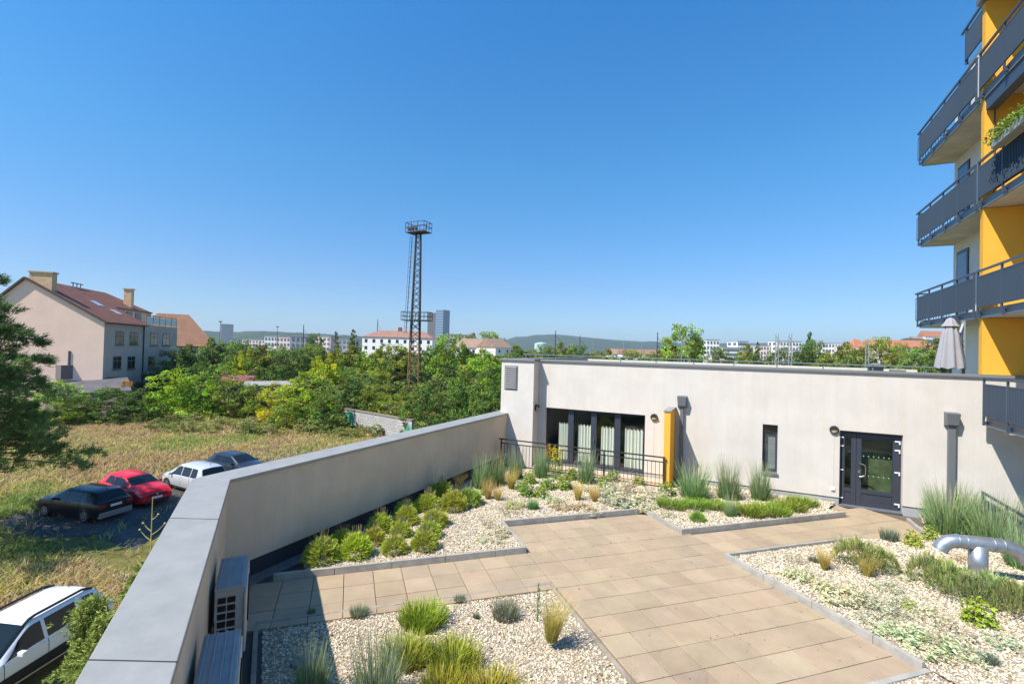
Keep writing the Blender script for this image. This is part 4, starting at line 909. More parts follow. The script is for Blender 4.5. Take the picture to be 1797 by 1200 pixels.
for x, y, w, h, lb in ((1505, 995, 82, 50, 'green mound at the back of the vent pipe bed beside the path'), (1545, 1000, 60, 40, 'right half of the green mound pair behind the feather grass'), (1632, 1025, 70, 54, 'thyme mound at the left end of the long green band'), (1668, 1040, 80, 54, 'thyme mound second from the left in the long green band'), (1700, 1055, 86, 50, 'thyme mound in front of the vent pipe riser'), (1745, 1062, 92, 56, 'thyme mound right of the vent pipe riser'), (1790, 1080, 90, 60, 'thyme mound cut by the right picture edge')):
    plant('thyme_mound', x, y, w, h, lb, cat='thyme', group='green thyme mounds of the vent pipe bed')
for x, y, w, h, lb in ((1490, 965, 80, 40, 'wispy dry flower stems behind the green mound'), (1392, 985, 40, 30, 'few dry flower stems at the corner of the vent pipe bed'), (757, 874, 18, 16, 'dry stems at the foot of the plume grass')):
    plant('dry_flower_stems', x, y, w, h, lb, cat='dry stems')
for x, y, w, h, lb in ((1402, 1012, 50, 38, 'silver leaved clump nearest the path corner of the vent pipe bed'), (1480, 1050, 88, 46, 'broad silver leaved mat by the kerb'), (1545, 1066, 70, 38, 'silver leaved mat in the middle of the vent pipe bed'), (1585, 1062, 40, 30, 'small silver leaved clump with a yellow heart'), (1530, 1090, 60, 26, 'thin silver leaved mat right at the kerb'), (1612, 1128, 100, 56, 'largest silver leaved mat near the kerb end'), (1668, 1110, 70, 40, 'silver leaved mat beside the largest one, toward the right'), (1655, 1150, 56, 30, 'silver leaved mat behind the kerb corner'), (880, 938, 40, 24, 'pale silver clump in the open gravel near the far kerb'), (873, 952, 30, 16, 'flat silver clump by the kerb end'), (845, 950, 26, 14, 'grey silver clump left in the open gravel'), (1075, 880, 66, 34, 'bushy silver mat left of the yellow partition wall'), (1115, 880, 70, 40, 'bushy silver mat at the foot of the railing'), (1150, 872, 60, 34, 'bushy silver mat at the foot of the yellow partition wall'), (970, 880, 36, 22, 'blue grey silver clump in the bright gravel'), (1170, 905, 30, 18, 'thin silver sprigs at the left corner of the small bed'), (1215, 900, 24, 12, 'silver sprig in front of the green carpets'), (1760, 1130, 60, 26, 'faint silver mat low at the right'), (1690, 985, 40, 24, 'silver clump half hidden left of the vent riser'), (1585, 1010, 50, 22, 'faint silver clump between mound and feather grass')):
    plant('silver_mat', x, y, w, h, lb, cat='silver plant', group='silver leaved mats', name='silver_leaf_mat')
for x, y, w, h, lb in ((1602, 956, 34, 30, 'yellow green leafy shrub left of the reed clump near the door'), (1633, 946, 30, 26, 'bright yellow leafy shrub under the reeds near the door'), (1716, 1092, 58, 48, 'bright yellow green leafy shrub in front of the thyme band'), (1668, 955, 24, 16, 'small yellow leaf rosette under the reeds left of the vent pipe'), (930, 848, 28, 26, 'small green leafy shrub behind the feather grass near the railing'), (960, 858, 34, 24, 'green leafy shrub below the second reed clump'), (990, 858, 36, 30, 'green leafy shrub below the orange flowers'), (1003, 842, 26, 28, 'yellowish leafy shrub left of the central reed clump'), (1060, 855, 30, 26, 'leafy shrub right of the central reed clump'), (850, 868, 20, 14, 'low leafy shrub at the feet of the reeds by the wall'), (1595, 1068, 26, 20, 'yellow green leafy rosette among the silver mats')):
    plant('leafy_shrub', x, y, w, h, lb, cat='shrub', name='leafy_shrub', col=(.75, .85, .9) if x < 1100 else (1, 1, 1))
plant('flowering_plant', 977, 842, 34, 58, 'yellow flowering plant in front of the patio railing', cat='flower', var=0)
plant('flowering_plant', 962, 830, 18, 50, 'orange flowering plant left of the yellow one at the railing', cat='flower', var=1)
for x, y, w, h, lb in ((1060, 868, 60, 36, 'pale silver bush in front of the railing, left half'), (1095, 862, 60, 34, 'pale silver bush against the railing bars'), (1128, 893, 46, 22, 'pale silver sprigs at the inner corner of the kerbs'), (985, 893, 40, 16, 'brownish flat mat near the far kerb'), (1018, 893, 44, 18, 'brownish flat mat below the two feather grass tufts'), (905, 890, 40, 20, 'olive flat mat in the gravel before the feather grass'), (1100, 885, 60, 26, 'silver mat along the far kerb top'), (1040, 900, 36, 14, 'thin silver mat at the far kerb'), (1445, 1030, 40, 20, 'sparse silver mat between corner clump and kerb'), (1700, 1150, 60, 30, 'silver mat low at the right, beside the kerb corner'), (1640, 1085, 60, 32, 'silver mat left of the yellow leafy shrub'), (1560, 1035, 50, 24, 'thin silver mat behind the broad one')):
    plant('silver_mat', x, y, w, h, lb, cat='silver plant', group='silver leaved mats', name='silver_leaf_mat', col=(.8, .62, .55) if 'brown' in lb else ((.75, .8, .5) if 'olive' in lb else (1, 1, 1)))
for x, y, w, h, lb in ((925, 870, 34, 26, 'tangled green herb in the gravel left of the pale feather grass'), (950, 872, 30, 24, 'second tangled green herb beside the first'), (1075, 845, 30, 24, 'green herb at the railing foot under the last curtain'), (1120, 850, 28, 20, 'green herb at the railing foot near the yellow wall'), (915, 862, 26, 22, 'green herb right of the golden tuft at the railing end'), (1170, 868, 36, 26, 'yellow green herb at the yellow wall foot')):
    plant('leafy_shrub', x, y, w, h, lb, cat='herb', name='leafy_herb', col=(.7, .8, .9))
for x, y, w, h, lb in ((895, 905, 50, 34, 'wispy dry stems in the open gravel of the lavender bed'), (1090, 872, 60, 44, 'tall dry stems before the railing'), (1560, 1080, 70, 34, 'dry stems among the silver mats'), (860, 925, 40, 30, 'dry stems near the far kerb end'), (1625, 1130, 70, 34, 'dry stems over the largest silver mat'), (1110, 1205, 30, 60, 'dry grass stem rising at the lower edge over the paving'), (1230, 1222, 30, 60, 'second dry grass stem rising at the lower edge over the paving')):
    plant('dry_flower_stems', x, y, w, h, lb, cat='dry stems')
def litter():
    rng = np.random.default_rng(77); P = []
    for bed, z in zip(BEDS, (.10, .10, .0, .085, .05)):
        b = np.array([p[:2] for p in bed]); q = rng.uniform(b.min(0), b.max(0), (700, 2)); q = q[inside(bed, q)]; P.append(np.concatenate([q, np.full((len(q), 1), z)], 1))
    q = np.array([T(a, b, .006) for a, b in zip(rng.uniform(3.6, 7.2, 60), rng.uniform(4.5, 10.8, 60))]); P.append(q); P = np.concatenate(P); n = len(P)
    pal = np.array([[.30, .19, .09], [.42, .30, .14], [.22, .15, .09], [.28, .32, .10], [.20, .27, .08]]); me = npmesh('fallen_leaves', *leaves(P, np.tile([0, 0, 1.], (n, 1)), .045, .5, (.3, .2, .1), .2, rng=rng, jitn=.35, cols=pal[rng.integers(0, 5, n)]))
    tag(obj('fallen_leaves', me, LEAF), 'scattered dry leaves and tiny seedlings on the gravel and paving', 'leaves', kind='stuff')
    q = []
    for k in range(120):
        a = 3.51 + .5 * rng.integers(0, 8); b = 5.81 + .5 * rng.integers(-2, 10); t = rng.uniform(0, .5); q.append(T(a + t, b, .0) if rng.uniform() < .6 else T(a, b + t, .0))
    q = np.array(q); v, f, c = blades(len(q) * 5, .022, .6, .01, .9, .4, .006, (.12, .14, .05), (.24, .26, .09), .2, 2, base=np.repeat(q, 5, 0) + rng.normal(0, .012, (len(q) * 5, 3)) * [1, 1, 0], rng=rng)
    tag(obj('joint_moss', npmesh('joint_moss', v, f, c), GRASS), 'tiny moss and weeds growing in the paving joints', 'moss', kind='stuff')
litter()
def plume():
    p = G(752, 870, GRZ); r = empty('plume_plant', p); k = dep_of(p) / FPX; tag(r, 'clump with pale curved feathery plumes in front of the long wall', 'plume grass')
    o = obj('leaves', PL['reed_grass'][0], None, r); o.scale = (22 * k, 22 * k, 28 * k)
    rt = Vector((RT[0], RT[1], 0)); m = mat('plume', (.68, .60, .52), .9)
    for dx, h, c in ((0, 58, 14), (4, 44, 14), (-10, 30, 5)):
        mb = MB(); pts = [Vector(p) + rt * (dx * k), Vector(p) + rt * ((dx + 2) * k) + Vector((0, 0, h * .55 * k)), Vector(p) + rt * ((dx + 5) * k) + Vector((0, 0, h * .85 * k)), Vector(p) + rt * ((dx + c) * k) + Vector((0, 0, h * k))]
        fine = []
        for i in range(13):
            t = i / 12 * 3; a = min(2, int(t)); fine.append(pts[a].lerp(pts[a + 1], t - a))
        mb.tube(fine, [.006] * 7 + [.012, .024, .028, .024, .018, .006], 7); mb.build('plume', m, r, smooth=True)
plume()
# ------------------------------------------------------------------ parked cars
TYRE = mat('tyre', (.012, .012, .012), .85); RIM = mat('alloy_rim', (.45, .45, .46), .35, metal=.9)
CGLASS = mat('car_glass', (.010, .013, .014), .06, spec=.45)
def car(name, label, loc, heading, L, W, paint, st, wins, ws, rear, wheel_x, R=.32, plate=None, rails=False, trim=None, group='cars parked on the waste ground'):
    st = np.array(st, float); X = st[:, 0]
    xs = np.unique(np.concatenate([np.linspace(0, L, 64), [0.0, L]]))
    def sm(col):
        g = np.linspace(0, L, 241); v = np.interp(g, X, st[:, col]); k = np.ones(9) / 9; v2 = np.convolve(np.pad(v, 4, mode='edge'), k, 'valid'); return lambda x: np.interp(x, g, v2)
    zb, zB, zT, wb, wt = [sm(c) for c in range(1, 6)]
    def ring(x):
        b, B, Tt, w, t = zb(x), zB(x), zT(x), wb(x), wt(x); B = min(B, Tt - .02)
        return np.array([(0, b), (w * .9, b), (w * .975, b + .13), (w, b + (B - b) * .55), (w * .985, B - .06), (w * .955, B), (t, Tt - .06), (t - .10, Tt - .005), (0, Tt + .025)])
    def P(x, t, sd):
        r = ring(x); i = min(7, int(t)); f = t - i; q = r[i] * (1 - f) + r[i + 1] * f; return np.array([x - L / 2, sd * q[0], q[1]])
    root = empty(name, (0, 0, 0)); tag(root, label, 'car', group)
    mb = MB(); ts = [0, 1, 2, 3, 4, 5, 5.33, 5.66, 6, 6.5, 7, 8]; n = len(ts); rows = []
    for x in xs:
        row = [P(x, t, 1) for t in ts] + [P(x, t, -1) for t in ts[::-1][1:-1]]; rows.append(len(mb.v)); mb.v += [tuple(q) for q in row]
    m = 2 * n - 2
    for a, b in zip(rows[:-1], rows[1:]):
        for k in range(m): mb.f.append([a + k, b + k, b + (k + 1) % m, a + (k + 1) % m]); mb.uv.append(None)
    mb.f.append([rows[0] + k for k in range(m)]); mb.f.append([rows[-1] + k for k in range(m)][::-1]); mb.uv += [None, None]
    body = mb.build('body', paint, root, smooth=True)
    e = body.modifiers.new('e', 'EDGE_SPLIT'); e.split_angle = rad(52)
    def patch(nm, m_, x0, x1, t0, t1, sides, parent, off=.007, nx=10, nt=5, skew=(0, 0)):
        mb = MB()
        for sd in sides:
            b = len(mb.v)
            for i in range(nx + 1):
                for j in range(nt + 1):
                    tt = t0 + (t1 - t0) * j / nt; f = j / nt; xa = x0 + skew[0] * f; xb = x1 + skew[1] * f; x = xa + (xb - xa) * i / nx
                    q = P(x, tt, sd); dx = P(min(x + .02, L), tt, sd) - P(max(x - .02, 0), tt, sd); dt = P(x, min(tt + .05, 8), sd) - P(x, tt - .05, sd); nn = np.cross(dx, dt) * sd; nn /= np.linalg.norm(nn) + 1e-9
                    if nn @ np.array([0, q[1], q[2] - .6]) < 0: nn = -nn
                    mb.v.append(tuple(q + nn * off))
            for i in range(nx):
                for j in range(nt): a = b + i * (nt + 1) + j; mb.f.append([a, a + nt + 1, a + nt + 2, a + 1]); mb.uv.append(None)
        return mb.build(nm, m_, parent, smooth=True)
    for (x0, x1, s0, s1) in wins:
        for sd in (1, -1): patch('side_window', CGLASS, x0, x1, 5.06, 5.90, (sd,), root, skew=(s0, s1))
    def whole(nm, x0, x1, parent, mat_=CGLASS, lo=6.3):
        return patch(nm, mat_, x0, x1, lo, 8, (1, -1), parent, nx=10, nt=6)
    whole('windscreen', ws[0], ws[1], root); whole('rear_window', rear[0], rear[1], root)
    HL = mat('headlamp_glass', (.30, .33, .37), .12, spec=.6); TL = mat('tail_lamp_red', (.35, .012, .012), .2, spec=.7)
    blk = mat('black_plastic', (.02, .02, .022), .6)
    for sd in (1, -1):
        patch('headlight', HL, L - .48, L - .03, 3.9, 5.05, (sd,), root, off=.01, nx=6, nt=3)
        b = MB(); y = sd * W * .36; b.box(-L / 2 - .012, -L / 2 + .2, min(y - .14, y + .14), max(y - .14, y + .14), zB(.1) - .24, zB(.1) - .06); tl = b.build('tail_lamp', TL, root, bevel=.012)
        mr = MB(); x = ws[1] - L / 2 - .38; y0 = sd * (wb(ws[1]) * .97); mr.box(x - .06, x + .07, min(y0, y0 + sd * .17), max(y0, y0 + sd * .17), zB(ws[1]) + .0, zB(ws[1]) + .13); mr.build('mirror', paint, root, bevel=.03)
        for wx in wheel_x:
            x = wx - L / 2; y = sd * (W / 2)
            w = MB().disc((x, y - sd * .20, R), (0, sd, 0), R, .19, 26).build('wheel', TYRE, root, bevel=.02)
            rm = MB().disc((x, y - sd * .012, R), (0, sd, 0), R * .66, .012, 20)
            rim = rm.build('rim', RIM, w)
            sp = MB()
            for k in range(5):
                a = 2 * math.pi * k / 5 + .3; sp.disc((x + R * .38 * math.cos(a), y, R + R * .38 * math.sin(a)), (0, sd, 0), R * .13, .004, 8)
            sp.build('rim_opening', TYRE, rim)
            ar = MB(); c = []
            for k in range(15):
                a = math.pi * k / 14; c.append((x + (R + .05) * math.cos(a), R + (R + .05) * math.sin(a)))
            yy = sd * (wb(wx) + .004); ar.face([(q[0], yy, q[1]) for q in c]); ar.build('wheel_arch', blk, root)
    seam = mat('panel_gap', (.008, .008, .008), .9)
    for sd in (1, -1):
        for (x0, x1, s0, s1) in wins: 
            patch('panel_seam', seam, x1 + .015, x1 + .030, 2.4, 5.0, (sd,), root, off=.004, nx=1, nt=8)
            if x1 > 1.4: q = P(x1 - .16 - .72 * (x1 - .16 > 2.4), 4.35, sd); MB().box(q[0] - .09, q[0] + .09, q[1] - .02, q[1] + .02, q[2] - .015, q[2] + .015).build('door_handle', paint, root, bevel=.008)
    pm = mat('number_plate', (.72, .72, .70), .5)
    if plate == 'rear':
        MB().box(-L / 2 - .02, -L / 2 + .02, -.26, .26, .72, .83).build('number_plate', pm, root)
        MB().box(-L / 2 - .018, -L / 2 + .1, -.78, .78, .24, .52).build('bumper', trim or paint, root, bevel=.03)
    if plate == 'front':
        MB().box(L / 2 - .02, L / 2 + .02, -.26, .26, .44, .55).build('number_plate', pm, root)
        MB().box(L / 2 - .05, L / 2 + .008, -.5, .5, .56, .68).build('grille', blk, root, bevel=.01)
        MB().box(L / 2 - .1, L / 2 + .01, -.62, .62, .22, .40).build('air_intake', blk, root, bevel=.02)
        MB().disc((L / 2 + .008, 0, .66), (1, 0, 0), .06, .01, 20).build('emblem', RIM, root)
    an = MB(); xa = rear[1] + .25; an.tube([(xa - L / 2, 0, zT(xa) + .01), (xa - L / 2 - .05, 0, zT(xa) + .17)], [.016, .008], 6); an.build('antenna', blk, root)
    if rails:
        for sd in (1, -1):
            rl = MB(); pts = []
            for k in range(13):
                t = k / 12; x = rear[1] + .12 + (ws[0] - .1 - rear[1]) * t; q = P(x, 6.75, sd); pts.append((q[0], q[1], q[2] + .055 * min(1, 6 * t, 6 * (1 - t)) + .012))
            rl.tube(pts, .035, 8); rl.build('roof_rail', blk, root, smooth=True)
            cl = patch('lower_cladding', blk, .9, L - 1.0, 1.6, 2.9, (sd,), root, off=.012)
    else:
        for sd in (1, -1): patch('sill', blk, .8, L - .9, 1.2, 2.0, (sd,), root, off=.006)
    root.location = loc; root.rotation_euler.z = heading
    return root
def paintm(n, c, metal=0.0, r=.28): return mat(n, c, r, metal=metal, spec=.25, coat=.5)
def stations(L, H, hood, belt, kind):
    w = .87
    if kind == 'estate':
        return [(0, .36, .92, .96, w * .93, .74), (.12, .26, .96, 1.02, w * .97, .72), (.46, .22, .97, H - .06, w, .60), (.9, .2, .96, H, w, .61), (L - 2.05, .2, .93, H - .01, w, .61), (L - 1.12, .2, .92, 1.01, w, .73), (L - .45, .22, .84, .91, w * .97, .72), (L - .1, .28, .70, .77, w * .90, .62), (L, .36, .62, .67, w * .82, .56)]
    if kind == 'hatch':
        return [(0, .36, .88, .92, w * .92, .72), (.10, .26, .95, 1.0, w * .97, .70), (.55, .22, .97, H - .06, w, .58), (.9, .2, .96, H, w, .60), (L - 1.95, .2, .94, H - .02, w, .60), (L - .98, .2, .93, 1.03, w, .73), (L - .42, .22, .86, .93, w * .98, .72), (L - .12, .26, .72, .80, w * .92, .64), (L, .34, .62, .68, w * .84, .58)]
    if kind == 'suv':
        return [(0, .5, 1.02, 1.06, w * .94, .76), (.08, .4, 1.06, 1.10, w * .99, .74), (.42, .34, 1.08, H - .07, w * 1.02, .64), (.75, .32, 1.07, H, w * 1.02, .66), (L - 2.0, .32, 1.04, H - .02, w * 1.02, .66), (L - 1.22, .32, 1.02, 1.12, w * 1.02, .77), (L - .35, .34, .94, 1.02, w, .76), (L - .06, .4, .8, .88, w * .92, .68), (L, .46, .72, .78, w * .86, .62)]
    if kind == 'mpv':
        return [(0, .38, .98, 1.02, w * .93, .74), (.10, .28, 1.0, 1.06, w * .97, .72), (.36, .24, 1.0, H - .06, w, .62), (.8, .22, .99, H, w, .63), (L - 1.9, .22, .96, H - .02, w, .63), (L - .85, .22, .94, 1.04, w, .74), (L - .3, .24, .82, .9, w * .96, .72), (L - .06, .3, .66, .74, w * .88, .62), (L, .36, .6, .64, w * .8, .56)]
h0 = math.pi
f0 = lambda v: math.atan2(v[1], v[0])
hb = f0((-.985, -.17)); c = np.array([-31.75, -2.92]) + np.array([math.cos(hb), math.sin(hb)]) * 2.25
car('estate_car', 'black estate car seen from behind, nearest of the row beside the red hatchback', (c[0], c[1], GZ), hb, 4.5, 1.78, paintm('black_car_paint', (.012, .013, .015)), stations(4.5, 1.46, 0, 0, 'estate'), [(.62, 1.25, .10, 0), (1.30, 2.10, 0, 0), (2.16, 3.10, 0, -.42)], (2.58, 3.22), (.14, .44), (.85, 3.55), plate='rear', trim=mat('grey_bumper', (.20, .20, .20), .4, spec=.5))
hr = f0((.985, .0)); c = np.array([-32.25, -.78]) - np.array([math.cos(hr), math.sin(hr)]) * 2.1
car('hatchback_car', 'bright red hatchback facing the camera between the black estate and the silver car', (c[0], c[1], GZ), hr, 4.2, 1.76, paintm('red_car_paint', (.72, .012, .018)), stations(4.2, 1.46, 0, 0, 'hatch'), [(.75, 1.45, .16, 0), (1.52, 2.95, 0, -.45)], (2.40, 3.12), (.14, .5), (.78, 3.36), plate='front')
hsv = f0((-.99, .05)); c = np.array([-31.55, 1.95]) + np.array([math.cos(hsv), math.sin(hsv)]) * 2.15
car('people_carrier', 'silver white people carrier with dark tailgate window behind the red hatchback', (c[0], c[1], GZ), hsv, 4.35, 1.76, paintm('silver_car_paint', (.60, .62, .64), .25), stations(4.35, 1.62, 0, 0, 'mpv'), [(.55, 1.15, .08, 0), (1.22, 2.05, 0, 0), (2.12, 3.25, 0, -.55)], (2.62, 3.4), (.12, .36), (.8, 3.5), plate='rear')
c = np.array([-32.35, 5.35]) - np.array([2.1, 0])
car('hatchback_car', 'dark blue car with grey roof pillars, farthest of the parked row, half behind the wall', (c[0], c[1], GZ), f0((1, .04)), 4.2, 1.76, paintm('dark_blue_car_paint', (.022, .028, .045)), stations(4.2, 1.47, 0, 0, 'hatch'), [(.75, 1.45, .16, 0), (1.52, 2.95, 0, -.45)], (2.40, 3.12), (.14, .5), (.78, 3.36), plate='front')
hs_ = f0((.385, -.923)); c = np.array([-21.72, -8.42]) + np.array([.385, -.923]) * 2.17
car('suv_car', 'white SUV with black roof rails cut by the left edge below the garden wall', (c[0], c[1], GZ), hs_, 4.34, 1.80, paintm('white_car_paint', (.80, .81, .82)), stations(4.34, 1.66, 0, 0, 'suv'), [(.50, .95, .06, -.03), (1.12, 1.98, .02, 0), (2.08, 3.05, 0, -.40)], (2.42, 3.1), (.10, .38), (.82, 3.5), R=.36, rails=True)
# ------------------------------------------------------------------ pine, spruce shrubs, dry weed by the wall
def needles(P, Dr, n_per, L, w, c, rng, cone=.9):
    n = len(P) * n_per; p = np.repeat(P, n_per, 0); d = np.repeat(Dr, n_per, 0) + rng.normal(0, cone, (n, 3)); d /= np.linalg.norm(d, axis=1)[:, None]
    s = np.cross(d, rng.normal(0, 1, (n, 3))); s /= np.linalg.norm(s, axis=1)[:, None]; l = L * rng.uniform(.6, 1.1, (n, 1)); q = p + rng.normal(0, L * .25, (n, 3)); t = q + d * l
    V = np.stack([q - s * w, q + s * w, t + s * w * .4, t - s * w * .4], 1); k = np.repeat(1 + .3 * rng.normal(0, 1, (len(P), 1)), n_per, 0)
    C = np.array(c) * k * (1 + .15 * rng.normal(0, 1, (n, 1))); C = np.repeat(np.clip(C, .004, 1)[:, None], 4, 1); C[:, 2:] *= 1.25
    return V.reshape(-1, 3), np.arange(n * 4).reshape(n, 4), C.reshape(-1, 3)
def pine():
    p = D(-100, 600, 20.5); r = empty('pine_tree', (p[0], p[1], GZ)); tag(r, 'dark green pine tree with drooping needle tufts at the left picture edge', 'tree')
    rng = np.random.default_rng(17); H = 13.6; mb = MB(); mb.tube([(0, 0, -.3), (.1, 0, 4), (.05, .1, 8), (0, 0, H - .3)], [.2, .16, .10, .03], 10); tr = mb.build('trunk', BARK, None); tr.parent = r
    br = MB(); P = []; Dr = []
    for lvl in range(22):
        z = 3.7 + (H - 4.1) * (lvl / 21) ** .95; R = 6.7 * (1 - (z - 3.2) / (H - 3.0)) ** .95 * (.82 + .18 * math.sin(lvl * 2.3)); nb = 10
        for k in range(nb):
            a = 2 * math.pi * (k + .37 * lvl) / nb + rng.normal(0, .22); L = R * rng.uniform(.62, 1.15); u = np.array([math.cos(a), math.sin(a), 0]); pts = [np.array([0, 0, z]) + u * L * f + np.array([0, 0, L * (.10 * f - .30 * f * f + .12 * f ** 3)]) for f in (0, .3, .6, .85, 1)]
            br.tube(pts, [.05, .038, .026, .016, .008], 5, caps=False)
            for j in range(int(5 + L * 6.5)):
                f = rng.uniform(.35, 1.02) ** .8; q = pts[0] + u * L * f + np.array([0, 0, L * (.10 * f - .30 * f * f + .12 * f ** 3)]); sidev = np.array([-u[1], u[0], 0]) * rng.normal(0, .30 * L * (1.1 - f) + .10); q = q + sidev + np.array([0, 0, rng.normal(.05, .09)]); P.append(q); Dr.append(u * .8 + np.array([0, 0, .55]) + sidev * .6)
    b = br.build('branches', BARK, None); b.parent = r
    P = np.array(P); Dr = np.array(Dr)
    obj('crown', npmesh('crown', *needles(P, Dr, 26, .24, .015, (.135, .205, .055), rng, .62)), NEEDLE, r)
pine()
def spruce(x, ytop, dep, w, label, seed):
    p, h = PLACE(x, ytop, dep); r = empty('spruce_shrub', p); tag(r, label, 'spruce', 'young spruces at the foot of the garden wall'); rng = np.random.default_rng(seed)
    t = MB().tube([(0, 0, 0), (0, 0, h)], [.05, .012], 6).build('trunk', BARK, None); t.parent = r
    P = []; Dr = []
    for k in range(120):
        z = h * rng.uniform(.05, 1) ** .8; R = w * (1 - (z / h) ** 1.4) * rng.uniform(.5, 1.1) + .12; a = rng.uniform(0, 6.28); u = np.array([math.cos(a), math.sin(a), 0])
        for f in np.linspace(.15, 1, 9): 
            q = np.array([0, 0, z]) + u * R * f + np.array([0, 0, .22 * R * f - .12 * R * f * f]) + rng.normal(0, .035, 3); P.append(q); Dr.append(u + [0, 0, .3])
            s = np.array([-u[1], u[0], 0]) * rng.normal(0, .22) * (1.2 - f); P.append(q + s); Dr.append(u * .6 + s * 2 + [0, 0, .2])
    obj('crown', npmesh('crown', *needles(np.array(P), np.array(Dr), 9, .085, .009, (.24, .29, .06), rng, .7)), NEEDLE, r)
spruce(250, 985, 11.5, .75, 'young light green spruce at the wall, highest of the three in the picture', 1)
spruce(160, 1055, 10.2, .95, 'bushy young spruce touching the rear of the white SUV', 2)
spruce(185, 1085, 9.6, .8, 'young spruce close under the garden wall at the bottom edge', 3)
def dry_weed():
    p, h = PLACE(268, 872, 12.6); 
    mb = MB(); rt = Vector((RT[0], RT[1], 0)); b = Vector(p); up = Vector((0, 0, 1)); mb.tube([b, b + up * h * .6, b + up * h], [.024, .018, .009], 7)
    for s, z0, L in ((1, .80, .34), (-1, .82, .22), (1, .88, .16), (-1, .77, .30), (1, .76, .42)):
        q = b + up * h * z0; mb.tube([q, q + rt * s * L * .5 + up * L * .35, q + rt * s * L + up * L * .9], [.014, .010, .006], 6); mb.dome(q + rt * s * L + up * L * .9, .03, .03, 8, 3, (0, 0, 1))
    o = mb.build('tall_weed', mat('dry_stem', (.42, .36, .12), .8), org=p); tag(o, 'single tall yellowed weed stem with side shoots beside the parapet near the parked cars', 'weed')
dry_weed()
